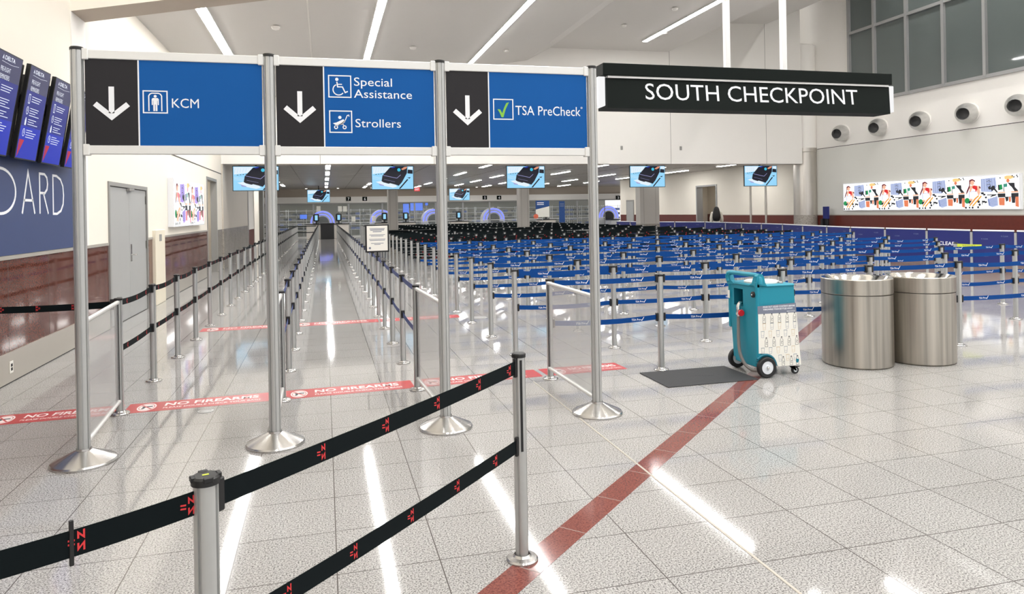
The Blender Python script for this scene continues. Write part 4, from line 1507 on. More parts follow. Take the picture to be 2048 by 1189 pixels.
yb = 7.05
letter([([(yb, 0), (yb, 1), (yb + 0.2, 1), (yb + 0.27, 0.92), (yb + 0.29, 0.77), (yb + 0.26, 0.62), (yb + 0.2, 0.54), (yb, 0.54)], False),
        ([(yb + 0.2, 0.54), (yb + 0.29, 0.44), (yb + 0.31, 0.27), (yb + 0.28, 0.1), (yb + 0.2, 0), (yb, 0)], False)])
oc = 8.12
letter([([(oc + 0.36 * math.cos(a), 0.5 + 0.5 * math.sin(a)) for a in [2 * PI * k / 36 for k in range(36)]], True)])
letter([([(8.64, 0), (8.81, 1), (8.98, 0)], False), ([(8.69, 0.32), (8.93, 0.32)], False)])
letter([([(9.13, 0), (9.13, 1), (9.28, 1), (9.35, 0.92), (9.37, 0.76), (9.35, 0.62), (9.28, 0.52), (9.13, 0.52)], False), ([(9.24, 0.52), (9.38, 0)], False)])
letter([([(9.54, 0), (9.54, 1), (9.66, 1), (9.79, 0.92), (9.87, 0.74), (9.89, 0.5), (9.87, 0.26), (9.79, 0.08), (9.66, 0)], True)])
mb.obj('lettering', t)

SCR = emis('navy screen glow', srgb(26, 40, 140), 0.9)
SCRT = emis('screen grey navy glow', srgb(64, 66, 108), 0.8)
SCRB = emis('screen blue glow', srgb(20, 48, 190), 0.9)
SCW = emis('screen white glow', (0.85, 0.9, 1, 1), 1.0)
SCRR = emis('screen red glow', srgb(200, 40, 60), 0.9)
TVPOS = [(7.38, 7.91), (8.10, 8.635), (8.79, 9.33), (9.49, 10.03)]
mount = thing('display_mount', 'black mounting frame behind the row of tilted portrait screens', 'mount', (WL + 0.02, 0, 0))
for y in (7.3, 8.005, 8.71, 9.41):
    MB().add([(0.0, y - 0.1, 2.3), (0.0, y + 0.1, 2.3), (0.09, y + 0.1, 2.3), (0.09, y - 0.1, 2.3), (0.0, y - 0.1, 3.2), (0.0, y + 0.1, 3.2), (0.23, y + 0.1, 3.2), (0.23, y - 0.1, 3.2)],
             [(3, 2, 1, 0), (4, 5, 6, 7), (0, 1, 5, 4), (1, 2, 6, 5), (2, 3, 7, 6), (3, 0, 4, 7)], BLACK).obj('upright', mount)
MB().box((0.0, 7.3, 2.9), (0.03, 9.9, 2.98), BLACK).obj('cross_rail', mount)
nmz = ('leftmost, cut by the photo edge', 'second from left', 'third from left', 'farthest, mostly behind the sign post')
for (ya, yb), nm in zip(TVPOS, nmz):
    t = thing('portrait_screen', 'tilted portrait screen with blue pre-flight reminders, ' + nm, 'screen', (WL + 0.12, ya, 2.275), 0, 'tilted portrait screens')
    lean = RY(math.radians(9.8))
    hgt, wid = 0.96, yb - ya
    MB().bbox((-0.012, 0, 0), (0.03, wid, hgt), BLACK, 0.004, lean).obj('housing', t)
    s = MB()
    s.box((0.03, 0.012, 0.012), (0.0304, wid - 0.012, 0.34), SCRB, lean)
    s.box((0.03, 0.012, 0.34), (0.0304, wid - 0.012, 0.70), SCR, lean)
    s.box((0.03, 0.012, 0.70), (0.0304, wid - 0.012, hgt - 0.012), SCRT, lean)
    so = s.obj('screen', t)
    g = MB()
    mx = lean @ T(0.0308, 0, 0) @ FACE_E
    # airline mark: triangle, name
    g.prism([(0.09, 0.885), (0.125, 0.885), (0.1075, 0.925)], 0, 0.0003, SCW, mx)
    g.prism([(0.101, 0.887), (0.114, 0.887), (0.1075, 0.902)], 0.0003, 0.0005, SCRT, mx)
    put_text(g, 'DELTA', 0.145, 0.885, 0.04, SCW, mx, 0.22, 0, 0.02)
    g.stroke([(0.09, 0.862), (0.3, 0.855), (0.46, 0.868)], 0.003, 0, 0.0003, SCW, mx)
    put_text(g, 'PRE-FLIGHT', 0.09, 0.775, 0.046, SCW, mx, 0.21, 0)
    put_text(g, 'REMINDERS', 0.09, 0.705, 0.046, SCW, mx, 0.21, 0)
    for r_, z in enumerate((0.62, 0.5, 0.385, 0.275)):
        for q in range(3 if r_ in (0, 2) else 4):
            g.stroke([(0.16, z + 0.03 - q * 0.024), (0.16 + (0.25, 0.22, 0.2, 0.15)[(q + r_) % 4], z + 0.03 - q * 0.024)], 0.007, 0, 0.0003, SCW, mx)
        if r_ == 0:
            g.stroke([(0.085, z - 0.045), (0.12, z - 0.045), (0.12, z + 0.045), (0.085, z + 0.045)], 0.008, 0, 0.0003, SCW, mx, True)
        elif r_ == 2:
            g.prism([(0.085, z - 0.035), (0.12, z - 0.035), (0.12, z + 0.01), (0.108, z + 0.045), (0.097, z + 0.045), (0.085, z + 0.01)], 0, 0.0003, SCW, mx)
        else:
            g.stroke([(0.102 + 0.026 * math.cos(a), z + 0.038 * math.sin(a)) for a in [2 * PI * k / 14 for k in range(14)]], 0.007, 0, 0.0003, SCW, mx, True)
            g.stroke([(0.102, z + 0.02), (0.102, z), (0.118, z - 0.008)], 0.006, 0, 0.0003, SCW, mx)
    g.prism([(0.03, 0.20), (0.15, 0.20), (0.03, 0.02)], 0, 0.0003, SCRR, mx)
    g.stroke([(0.05, 0.2), (0.07, 0.03)], 0.006, 0.0003, 0.0005, SCR, mx)
    g.obj('screen_content', so)

# call box on the wall, outlet in the skirting
t = thing('wall_call_box', 'tall cream service panel projecting from the wall beside the double door', 'wall panel', (WL, 14.6, 0))
MB().bbox((-0.3, 0.0, 0), (0.06, 0.8, 1.42), mat('cream metal panel', srgb(236, 228, 208), 0.5, noise=0.02, nscale=5), 0.01).obj('body', t)
MB().box((0.06, 0.3, 1.2), (0.066, 0.48, 1.33), FRAMEG).obj('speaker_grille', t)
t = thing('power_outlet', 'small wall outlet in the grey skirting at the left edge', 'outlet', (WL + 0.02, 8.28, 0.16))
MB().bbox((0, -0.04, -0.06), (0.008, 0.04, 0.06), STICK, 0.003).obj('plate', t)
MB().box((0.008, -0.02, -0.035), (0.009, 0.02, -0.005), BLACK).obj('socket', t)
MB().box((0.008, -0.02, 0.005), (0.009, 0.02, 0.035), BLACK).obj('socket', t)

# ------------------------------------------------------------------ light boxes with figure collages
def E_(n, r, g, b, s=1.0):
    return emis(n, srgb(r, g, b), s)


BW = E_('lit white', 255, 255, 255, 1.5)
CM = {'hair': E_('lit maroon', 112, 24, 44), 'red': E_('lit red', 226, 40, 44), 'skin': E_('lit peach', 250, 190, 160), 'green': E_('lit green', 20, 150, 84), 'gold': E_('lit gold', 240, 172, 70),
      'ink': E_('lit ink', 40, 42, 48), 'sky': E_('lit pale blue', 186, 198, 232), 'blue': E_('lit blue grey', 120, 136, 190), 'yel': E_('lit yellow', 252, 214, 140), 'org': E_('lit orange', 236, 132, 92),
      'teal': E_('lit teal', 60, 150, 130), 'lil': E_('lit lilac', 190, 160, 240), 'pink': E_('lit pink', 248, 130, 150)}


def collage(mb, u0, w, z0, h, mx, tint=False):
    """three standing figures, generic"""
    def p(pts, c, lay=1):
        mb.prism([(u0 + a * w, z0 + b * h) for a, b in pts], 0, 0.0006 * lay, CM[c], mx)

    def s(pts, wd, c, lay=2):
        mb.stroke([(u0 + a * w, z0 + b * h) for a, b in pts], wd * h, 0, 0.0006 * lay, CM[c], mx)

    def o(a, b, r, c, lay=1):
        mb.disc(u0 + a * w, z0 + b * h, r * h, 0, 0.0006 * lay, CM[c], mx, 14)
    sk, dk = ('lil', 'blue') if tint else ('sky', 'blue')
    def q(x, y):
        return ((x - 570) / 830, 1 - (y - 60) / 545)

    def P(pts, c, lay=1):
        p([q(*v) for v in pts], c, lay)

    def S(pts, wd, c, lay=2):
        s([q(*v) for v in pts], wd, c, lay)

    def O(x, y, r, c, lay=1):
        o(*q(x, y), r, c, lay)
    rd = 'pink' if tint else 'red'
    # figure with long hair and a red top
    P([(640, 110), (690, 92), (735, 120), (738, 150), (700, 120), (660, 140), (650, 240), (610, 330), (580, 365), (600, 290), (640, 200)], 'hair', 2)
    O(690, 160, 0.075, 'skin', 3)
    P([(650, 215), (700, 200), (800, 220), (820, 330), (790, 400), (770, 330), (740, 250), (690, 260), (660, 330), (640, 300)], 'skin', 2)
    P([(690, 225), (720, 205), (765, 215), (775, 290), (740, 280), (700, 262)], rd, 3)
    P([(735, 250), (760, 250), (755, 330), (738, 300)], rd, 4)
    P([(800, 215), (825, 235), (825, 270), (805, 260)], 'hair', 3)
    S([(640, 300), (640, 420)], 0.03, 'sky')
    S([(655, 315), (750, 315)], 0.02, 'sky')
    P([(640, 430), (700, 440), (680, 480), (640, 470)], 'skin', 2)
    O(602, 470, 0.095, 'green', 2)
    P([(620, 500), (640, 470), (680, 470), (640, 530)], 'ink', 3)
    S([(640, 560), (730, 440), (790, 390)], 0.05, 'gold', 3)
    S([(690, 565), (780, 460), (835, 390)], 0.05, 'org' if tint else 'gold', 4)
    S([(665, 540), (760, 420)], 0.02, 'org', 4)
    for x, y, r in ((580, 590, 0.035), (640, 590, 0.03), (690, 590, 0.035), (790, 490, 0.045), (805, 540, 0.04), (780, 585, 0.035), (845, 350, 0.03)):
        O(x, y, r, 'ink', 4)
    # pale sketched figure
    P([(830, 100), (1060, 85), (1075, 250), (1000, 330), (830, 320)], sk)
    for k in range(6):
        S([(840 + 40 * k, 105), (845 + 42 * k, 300)], 0.012, dk)
    for k in range(5):
        S([(920, 120 + 30 * k), (960, 105 + 30 * k), (990, 130 + 28 * k)], 0.016, 'ink' if k % 2 else dk, 3)
    P([(940, 250), (985, 215), (980, 260), (1010, 225), (1045, 225), (1050, 270), (1090, 330), (1080, 350), (1030, 290), (1000, 320), (985, 280), (955, 290)], 'ink', 4)
    P([(920, 370), (1080, 370), (1060, 390), (960, 420), (1000, 385), (930, 385)], 'ink', 4)
    P([(930, 460), (1085, 400), (1095, 560), (1000, 590), (950, 560)], sk, 2)
    for k in range(6):
        S([(940, 450 + 22 * k), (1075, 410 + 26 * k)], 0.012, dk, 3)
    S([(940, 440), (965, 560)], 0.03, dk, 4)
    for x, y, w_ in ((850, 345, 30), (880, 370, 24), (905, 420, 20), (870, 490, 30), (900, 500, 26)):
        P([(x - w_, y - 10), (x + w_ * 0.6, y - 18), (x + w_, y + 8), (x - w_ * 0.3, y + 20)], 'ink', 4)
    S([(850, 470), (845, 540)], 0.025, 'ink', 4)
    # figure in green and black
    P([(1190, 80), (1230, 66), (1320, 70), (1330, 105), (1290, 125), (1200, 128)], 'yel', 2)
    for x, y in ((1310, 75), (1335, 95), (1375, 72), (1385, 95), (1130, 100)):
        O(x, y, 0.022, 'ink', 3)
    O(1245, 152, 0.055, 'pink' if tint else 'org', 3)
    P([(1105, 215), (1155, 208), (1165, 290), (1110, 305)], 'green' if not tint else 'blue', 3)
    P([(1095, 215), (1115, 212), (1120, 300), (1098, 305)], 'ink', 4)
    P([(1175, 205), (1230, 195), (1235, 250), (1180, 260)], 'teal', 3)
    P([(1240, 180), (1275, 190), (1340, 190), (1345, 260), (1395, 325), (1340, 330), (1300, 260), (1270, 230)], 'ink', 3)
    S([(1180, 260), (1185, 330)], 0.025, 'ink', 3)
    P([(1090, 335), (1395, 325), (1395, 352), (1090, 355)], 'skin', 2)
    P([(1085, 360), (1398, 358), (1395, 420), (1095, 425)], 'ink', 3)
    mb.prism([(u0 + a * w, z0 + b * h) for a, b in [q(1205, 415), q(1290, 415), q(1290, 335), q(1205, 335)]], 0, 0.0030, BW, mx)
    P([(1105, 432), (1195, 432), (1190, 560), (1110, 555)], 'org' if not tint else 'pink', 2)
    P([(1198, 420), (1250, 420), (1245, 480), (1215, 500)], 'ink', 3)
    P([(1252, 420), (1285, 420), (1285, 500), (1255, 505)], 'org', 2)
    P([(1292, 420), (1350, 420), (1345, 520), (1300, 520)], 'ink', 3)
    P([(1350, 420), (1398, 420), (1398, 590), (1350, 575)], 'org' if not tint else 'pink', 2)


t = thing('advert_light_box', 'long glowing light box of repeated illustrated figures on the right wall', 'light box', (WR, 22.53, 1.45))
MB().bbox((-0.1, -7.0, 0.0), (0.0, 0.0, 1.02), MARKW, 0.005).obj('box', t)
MB().box((-0.102, -6.97, 0.03), (-0.1, -0.03, 0.99), BW).obj('lit_face', t)
mb = MB()
for k in range(4):
    collage(mb, 0.05 + k * 1.73, 1.72, 0.04, 0.94, T(-0.1024, 0, 0) @ FACE_W)
mb.obj('figure_print', t)
t = thing('advert_light_box', 'square glowing light box of pink and lilac figures on the left wall', 'light box', (WL, 16.0, 1.45))
MB().bbox((0.0, 0.0, 0.0), (0.12, 3.8, 1.03), MARKW, 0.005).obj('box', t)
MB().box((0.12, 0.03, 0.03), (0.122, 3.77, 1.0), BW).obj('lit_face', t)
mb = MB()
for k in range(2):
    collage(mb, 0.1 + k * 1.8, 1.8, 0.04, 0.95, T(0.1224, 0, 0) @ FACE_E, True)
mb.obj('figure_print', t)

# ------------------------------------------------------------------ wall nozzles
NZ = brushed('nozzle aluminium', (0.66, 0.66, 0.65, 1), 0.35, 'Z', 0.1, 8)
nzb = MB().lathe([(0.30, 0.0), (0.31, 0.03), (0.30, 0.12), (0.26, 0.22), (0.205, 0.30), (0.19, 0.40), (0.175, 0.42), (0.165, 0.40), (0.16, 0.25)], NZ, 28, cap=False).data('nozzle', 0.6)
nzi = MB().lathe([(0.165, 0.28), (0.0, 0.26)], BLACK, 24, cap=False).data('dark_bore')
for i, y in enumerate((22.5, 20.67, 18.88, 17.13, 15.5)):
    t = thing('jet_nozzle', 'round silver air nozzle on the right wall, %s from the corner column' % nth(i + 1), 'air nozzle', (WR - 0.16, y, 4.36), 0, 'round air nozzles')
    rot = RZ(math.radians(28)) @ RY(math.radians(-97))
    link('nozzle', nzb, t, rot)
    link('dark_bore', nzi, t, rot)
    MB().lathe([(0.31, -0.155), (0.31, -0.13), (0.29, -0.12), (0.29, 0.0)], WHITE, 28, RY(-PI / 2)).obj('wall_flange', t, 0.6)

# columns
t = thing('round_column', 'round column clad in metal below and white above, in the right corner', 'column', (18.6, 24.42, 0))
MB().lathe([(0.45, 0.0), (0.45, 1.3)], GREYST, 48).obj('stone_base', t, 0.6)
MB().lathe([(0.44, 1.3), (0.44, 3.78), (0.455, 3.8), (0.455, 3.95)], PILLARST, 48).obj('metal_cladding', t, 0.6)
MB().lathe([(0.46, 3.95), (0.46, 8.0)], WHITE, 48).obj('white_upper_shaft', t, 0.6)
MB().box((-0.5, -0.2, 8.0), (0.42, 0.5, 8.1), WHITE).obj('cap_plate', t)
for i, (x, w_, nm) in enumerate(((2.78, 0.42, 'left'), (8.45, 0.46, 'middle'), (14.4, 0.98, 'right and wider'))):
    t = thing('square_column', 'square grey column rising from the queue maze, ' + nm + ' of three', 'column', (x, 30, 0), 0, 'square grey columns')
    h = w_ / 2
    MB().bbox((-h, -0.25, 0), (h, 0.25, 0.95), GREYST, 0.01).obj('stone_base', t)
    MB().bbox((-h + 0.01, -0.24, 0.96), (h - 0.01, 0.24, ZC2 - 0.02), mat('grey column cladding', srgb(186, 182, 176), 0.45, 0.2, noise=0.02, nscale=3), 0.01).obj('cladding', t)
    mb = MB()
    for q in (-0.3, 0.3):
        mb.box((q * w_ - 0.006, -0.245, 1.0), (q * w_ + 0.006, -0.239, ZC2 - 0.1), SEAM)
    mb.obj('joint_lines', t)

# ------------------------------------------------------------------ big monitors with the suitcase picture
SB = E_('lit pale sky', 150, 214, 250, 1.0)
SK2 = E_('lit near black', 16, 18, 34, 1.0)
SLV = E_('lit lavender', 160, 160, 214, 1.0)
SCY = E_('lit cyan', 60, 190, 224, 1.0)
SWH = E_('lit off white', 226, 240, 250, 1.0)
SSK = E_('lit skin', 222, 150, 120, 1.0)
SDB = E_('lit royal blue', 28, 46, 170, 1.0)


def scr_mesh(w, h):
    f = MB().bbox((-w / 2, -0.03, -h / 2), (w / 2, 0.03, h / 2), BLACK, 0.006).data('bezel')
    s = MB().box((-w / 2 + 0.02, -0.031, -h / 2 + 0.02), (w / 2 - 0.02, -0.03, h / 2 - 0.02), SB).data('screen')
    g = MB()
    mx = T(-w / 2, -0.0312, -h / 2) @ FACE_S

    def p(pts, m_, lay=1):
        g.prism([(a * w, b * h) for a, b in pts], 0, 0.0005 * lay, m_, mx)
    p([(0.03, 0.66), (0.34, 0.72), (0.44, 0.96), (0.03, 0.96)], SWH)
    for k in range(5):
        g.stroke([((0.04 + 0.06 * k) * w, (0.7 + 0.015 * k) * h), ((0.06 + 0.06 * k) * w, 0.9 * h)], 0.006, 0, 0.001, SB, mx)
    for k in range(4):
        p([(0.08 + 0.06 * k, 0.63 + 0.01 * k), (0.12 + 0.06 * k, 0.655 + 0.01 * k), (0.13 + 0.06 * k, 0.625 + 0.01 * k)], SK2, 2)
    for k in range(3):
        g.stroke([(0.03 * w, (0.56 - 0.05 * k) * h), (0.25 * w, (0.5 - 0.05 * k) * h)], 0.008, 0, 0.001, SWH, mx)
    p([(0.1, 0.33), (0.26, 0.38), (0.56, 0.22), (0.6, 0.12), (0.5, 0.08), (0.3, 0.16)], SWH, 2)
    p([(0.16, 0.27), (0.28, 0.2), (0.3, 0.16), (0.2, 0.18)], SLV, 3)
    p([(0.235, 0.36), (0.26, 0.59), (0.37, 0.8), (0.44, 0.93), (0.54, 0.972), (0.85, 0.972), (0.84, 0.7), (0.72, 0.32), (0.64, 0.16), (0.58, 0.2), (0.44, 0.27), (0.4, 0.25), (0.28, 0.31)], SK2, 3)
    g.stroke([(0.28 * w, 0.6 * h), (0.6 * w, 0.48 * h), (0.69 * w, 0.62 * h)], 0.014, 0, 0.002, SLV, mx)
    g.stroke([(0.3 * w, 0.43 * h), (0.55 * w, 0.33 * h)], 0.006, 0, 0.002, SLV, mx)
    p([(0.46, 0.93), (0.56, 0.97), (0.56, 0.93), (0.5, 0.9)], SDB, 4)
    g.disc(0.65 * w, 0.83 * h, 0.07 * h, 0, 0.0022, SCY, mx)
    p([(0.7, 0.86), (0.78, 0.95), (0.86, 0.97), (0.82, 0.88), (0.74, 0.82)], SSK, 4)
    p([(0.85, 0.68), (0.975, 0.66), (0.975, 0.82), (0.86, 0.84)], SK2, 2)
    p([(0.86, 0.85), (0.975, 0.83), (0.975, 0.96), (0.88, 0.96)], SWH, 2)
    p([(0.64, 0.04), (0.68, 0.04), (0.87, 0.42), (0.84, 0.44)], SK2, 2)
    p([(0.84, 0.5), (0.93, 0.52), (0.9, 0.46)], SK2, 2)
    return f, s, g.data('screen_picture')


fm, sm, gm = scr_mesh(1.44, 0.82)
MNT = MB().box((-0.03, 0.02, 0.3), (0.03, 0.08, 0.95), BLACK).box((-0.35, 0.03, 0.36), (0.35, 0.07, 0.42), BLACK).data('ceiling_bracket')
MN2 = MB().box((-0.03, 0.02, 0.3), (0.03, 0.08, 0.75), BLACK).data('ceiling_bracket')
for i, (x, ya, nm) in enumerate(((-2.13, 0.0, 'leftmost, behind the second sign post'), (2.3, 0.0, 'second from left, over the left column'), (7.05, 0.0, 'third from left, over the middle column'),
                                (11.83, -0.03, 'fourth from left, over the right column'), (16.70, -0.05, 'rightmost, over the side doorway'))):
    t = thing('hanging_monitor', 'large monitor showing a black suitcase, ' + nm, 'monitor', (x, 24.62, 2.88), ya, 'large hanging monitors')
    link('bezel', fm, t)
    so = link('screen', sm, t)
    link('screen_picture', gm, so)
    link('ceiling_bracket', MN2, t)
for i, (x, nm) in enumerate(((-0.32, 'above the far end of the central aisle'), (9.0, 'beside the third sign post'))):
    t = thing('hanging_monitor', 'small distant monitor showing a black suitcase ' + nm, 'monitor', (x, 48.0, 2.88), 0, 'small distant monitors')
    link('bezel', fm, t)
    so = link('screen', sm, t)
    link('screen_picture', gm, so)
    link('ceiling_bracket', MN2, t)
# wall sensors on the header
for x, nm in ((10.55, 'left'), (12.93, 'right')):
    o = MB().bbox((-0.04, -0.03, -0.07), (0.04, 0, 0.07), FRAMEG, 0.008).obj('wall_sensor')
    o.location = (x, YH, 3.9)
    tag(o, 'small grey sensor on the white header wall, ' + nm + ' of two', 'wall sensor')
# slim posts near the right corner, hand sanitiser stand
for i, (x, y, h) in enumerate(((17.55, 26.6, 3.0), (17.6, 25.6, 2.75))):
    o = MB().lathe([(0.09, 0), (0.09, 0.02), (0.045, 0.03), (0.045, h)], PILLARST, 16).obj('slim_post', None, 0.6)
    o.location = (x, y, 0)
    tag(o, 'slim brushed metal post ' + ('behind the rightmost monitor' if i == 0 else 'between the rightmost monitor and round column'), 'post')
t = thing('sanitizer_stand', 'dark navy stand against the right wall beside the long light box', 'stand', (18.6, 23.2, 0))
MB().bbox((-0.16, -0.18, 0), (0.16, 0.18, 0.03), BLACK, 0.01).obj('foot_plate', t)
MB().bbox((-0.04, -0.1, 0.03), (0.04, 0.1, 1.2), BLACK, 0.01).obj('post', t)
MB().bbox((-0.07, -0.13, 1.15), (0.03, 0.13, 1.62), NAVY, 0.01).obj('sign_head', t)
MB().bbox((-0.12, 0.1, 0.85), (0.02, 0.22, 1.15), BLACK, 0.01).obj('dispenser', t)

# notice on a stanchion
t = thing('notice_frame', 'white printed notice in a black frame on a stanchion beside the central aisle', 'notice', (0.815, Y0 + STEP * 4, SH), 0.10)
MB().tube([(0, 0, -0.02), (0, 0, 0.07)], 0.014, BLACK, 10).obj('neck', t)
mb = MB().bbox((-0.19, -0.012, 0.055), (0.19, 0.012, 0.50), BLACK, 0.006).obj('frame', t)
MB().box((-0.165, -0.0135, 0.08), (0.165, -0.012, 0.478), STICK).obj('paper', t)
mb = MB()
mx = T(0, -0.0137, 0) @ FACE_S
for z, w_, h in ((0.43, 0.24, 0.012), (0.41, 0.22, 0.012), (0.385, 0.14, 0.012), (0.335, 0.25, 0.009), (0.315, 0.2, 0.009), (0.265, 0.26, 0.009), (0.245, 0.24, 0.009), (0.2, 0.2, 0.009), (0.18, 0.1, 0.009)):
    mb.stroke([(-w_ / 2, z), (w_ / 2, z)], h, 0, 0.0004, GREYPR, mx)
mb.disc(-0.12, 0.125, 0.018, 0, 0.0004, GREYPR, mx)
mb.obj('print', t)

# ------------------------------------------------------------------ lane numbers, exit sign
for n, px in (('7', 697), ('6', 729.5), ('5', 969.5), ('4', 998), ('3', 1236)):
    p = on_y(px, 398 if px < 900 else 395.5, 53.57)
    t = thing('lane_number_sign', 'small black lane sign with a white number %s' % {'7': 'seven', '6': 'six', '5': 'five', '4': 'four', '3': 'three'}[n], 'sign', (p.x, 53.57, p.z))
    MB().box((-0.17, -0.03, -0.15), (0.17, 0.03, 0.15), SIGNBLACK).obj('plate', t)
    me_, w0 = text_mesh(n)
    mb = MB()
    put_text(mb, n, -w0 * 0.2 / 2, -0.1, 0.2, MARKW, T(0, -0.031, 0) @ FACE_S, weight=0.03)
    mb.obj('number', t)
p = on_y(834, 379, 46)
t = thing('exit_sign', 'small glowing red exit sign on the checkpoint ceiling', 'sign', (p.x, 46, p.z))
MB().bbox((-0.18, -0.03, -0.12), (0.18, 0.03, 0.12), emis('exit red glow', srgb(230, 60, 60), 1.0), 0.005).obj('housing', t)
MB().box((-0.01, -0.01, 0.12), (0.01, 0.01, ZC2 - p.z), FRAMEG).obj('stem', t)
mb = MB()
put_text(mb, 'EXIT', -0.13, -0.06, 0.12, SWH, T(0, -0.031, 0) @ FACE_S, 0.26, weight=0.02)
mb.obj('lettering', t)

# ------------------------------------------------------------------ glass partition and what stands behind it
mull = [-5.4, -3.15, -0.75, 1.75, 4.2, 6.6, 8.2, 10.3, 12.4, 14.8, 17.2, 19.6, 22.0]
for i, (a, b) in enumerate(zip(mull, mull[1:])):
    t = thing('glass_partition', 'clear glass partition bay below the far soffit, %s from the left' % nth(i + 1), 'glass partition', (a, 53.65, 0), 0, 'glass partition bays')
    w_ = b - a
    mb = MB()
    mb.box((0, -0.04, 0), (0.07, 0.04, 2.42), MULL)
    mb.box((w_ - 0.05, -0.04, 0), (w_, 0.04, 2.42), MULL)
    mb.box((0.07, -0.03, 1.0), (w_ - 0.05, 0.03, 1.05), ALUW)
    mb.box((0.07, -0.03, 0.0), (w_ - 0.05, 0.03, 0.08), ALUW)
    mb.obj('frame', t)
    MB().box((0.07, -0.006, 1.05), (w_ - 0.05, 0.006, 2.42), PANE).obj('glass', t)
    MB().box((0.07, -0.006, 0.08), (w_ - 0.05, 0.006, 1.0), PANE).obj('glass', t)
for i, px in enumerate((690, 637, 680, 707, 748)):
    p = on_y(px, (418, 418, 418, 440, 440)[i], 53.5)
    o = MB().box((-0.14, -0.004, -0.2), (0.14, 0, 0.2), STICK).obj('paper_notice')
    o.location = (p.x, 53.643, max(p.z, 1.3))
    tag(o, 'white paper notice taped to the far glass, %s from left' % nth((4, 1, 2, 5, 3)[i] if False else [637, 680, 690, 707, 748].index(px) + 1), 'notice')
RINGB = emis('scanner ring glow', srgb(96, 110, 255), 2.2)
RINGW = mat('scanner white shell', srgb(232, 234, 236), 0.35, noise=0.01, nscale=6)


def arc(r, z0, n=22, a0=-0.12, a1=PI + 0.12):
    return [(r * math.cos(a0 + (a1 - a0) * k / n), 0, z0 + r * math.sin(a0 + (a1 - a0) * k / n)) for k in range(n + 1)]


shell = MB()
A1 = [(r, z) for r, z in ((0.95, 0.0), (0.95, 0.9))]
shell.prism([(x, z) for x, _, z in arc(0.92, 1.05)] + [(-0.92, 0.7), (0.92, 0.7)], -0.5, 0.5, RINGW, T(0, 0, 0) @ FACE_S)
shell.bbox((-0.9, -0.5, 0.0), (0.9, 1.4, 0.75), RINGW, 0.03)
shell = shell.data('shell')
rings = []
for r in (0.84, 0.62):
    rings.append(MB().tube([(x, -0.5, z) for x, _, z in arc(r, 1.05)], 0.05 if r > 0.7 else 0.035, RINGB, 8).data('glow_ring'))
mouth = MB().disc(0, 1.05, 0.48, 0.5, 0.505, BLACK, FACE_S).data('dark_mouth')
belt_ = MB().bbox((-0.42, -2.0, 0.78), (0.42, -0.5, 0.86), BLACK, 0.02).bbox((-0.38, -1.9, 0.0), (0.38, -0.6, 0.78), RINGW, 0.02).data('conveyor')
for i, (px, nm) in enumerate(((645, 'behind the central aisle lectern'), (763, 'left of the left column'), (866, 'left of the third sign post'), (985, 'below lane signs 5 and 4'), (1213, 'right of the fourth sign post'))):
    p = on_y(px, 436, 56.8)
    t = thing('baggage_scanner', 'white baggage scanner with glowing blue rings, ' + nm, 'scanner', (p.x, 56.8, 0), 0, 'baggage scanners')
    link('shell', shell, t)
    for r in rings:
        link('glow_ring', r, t)
    link('dark_mouth', mouth, t)
    link('conveyor', belt_, t)
# racks of trays
rk = MB()
for x in (-0.8, 0.8):
    for y in (-0.25, 0.25):
        rk.box((x - 0.02, y - 0.02, 0), (x + 0.02, y + 0.02, 2.1), ALUW)
rk = rk.data('rack_frame')
shf = MB().box((-0.8, -0.26, -0.015), (0.8, 0.26, 0.015), MARKW).data('shelf')
bnm = [MB().bbox((-0.17, -0.2, 0.016), (0.17, 0.2, 0.2), m_, 0.02).data('tray') for m_ in (mat('grey tray plastic', srgb(120, 122, 126), 0.5, noise=0.03, nscale=9), mat('dark tray plastic', srgb(60, 66, 74), 0.5, noise=0.03, nscale=9),
                                                                                       mat('blue tray plastic', srgb(80, 100, 160), 0.5, noise=0.03, nscale=9))]
for i, px in enumerate((556, 592, 612, 700, 722, 748, 800, 830, 852, 895, 918, 940, 968, 1018, 1066, 1120, 1150, 1172, 1196, 1228)):
    p = on_y(px, 430, 60.5)
    t = thing('tray_rack', 'pale rack of trays behind the far glass, %s from the left' % nth(i + 1), 'rack', (p.x, 60.5 + 0.7 * (i % 3), 0), 0, 'tray racks behind the glass')
    link('rack_frame', rk, t)
    for z in (0.4, 0.8, 1.2, 1.6, 2.0):
        link('shelf', shf, t, T(0, 0, z))
        for x in (-0.55, -0.15, 0.25, 0.62):
            if random.random() < 0.7 and z < 2:
                link('tray', random.choice(bnm), t, T(x, 0, z))
SBL = E_('lit monitor blue', 70, 120, 240, 1.2)
for i, (px, py, w_, h_) in enumerate(((812, 418, 0.55, 0.9), (833, 414, 1.1, 0.7), (607, 434, 0.6, 0.4), (853, 406, 0.3, 0.5), (882, 415, 0.5, 0.35))):
    p = on_y(px, py, 59.5)
    t = thing('operator_screen', 'glowing blue operator screen behind the far glass, %s from left' % nth([607, 812, 833, 853, 882].index(px) + 1), 'screen', (p.x, 59.5, p.z))
    MB().box((-w_ / 2, -0.02, -h_ / 2), (w_ / 2, 0.02, h_ / 2), BLACK).obj('bezel', t)
    MB().box((-w_ / 2 + 0.03, -0.022, -h_ / 2 + 0.03), (w_ / 2 - 0.03, -0.02, h_ / 2 - 0.03), SBL).obj('screen', t)
    MB().box((-0.03, 0.02, -p.z), (0.03, 0.06, h_ / 2), ALU).obj('stand', t)
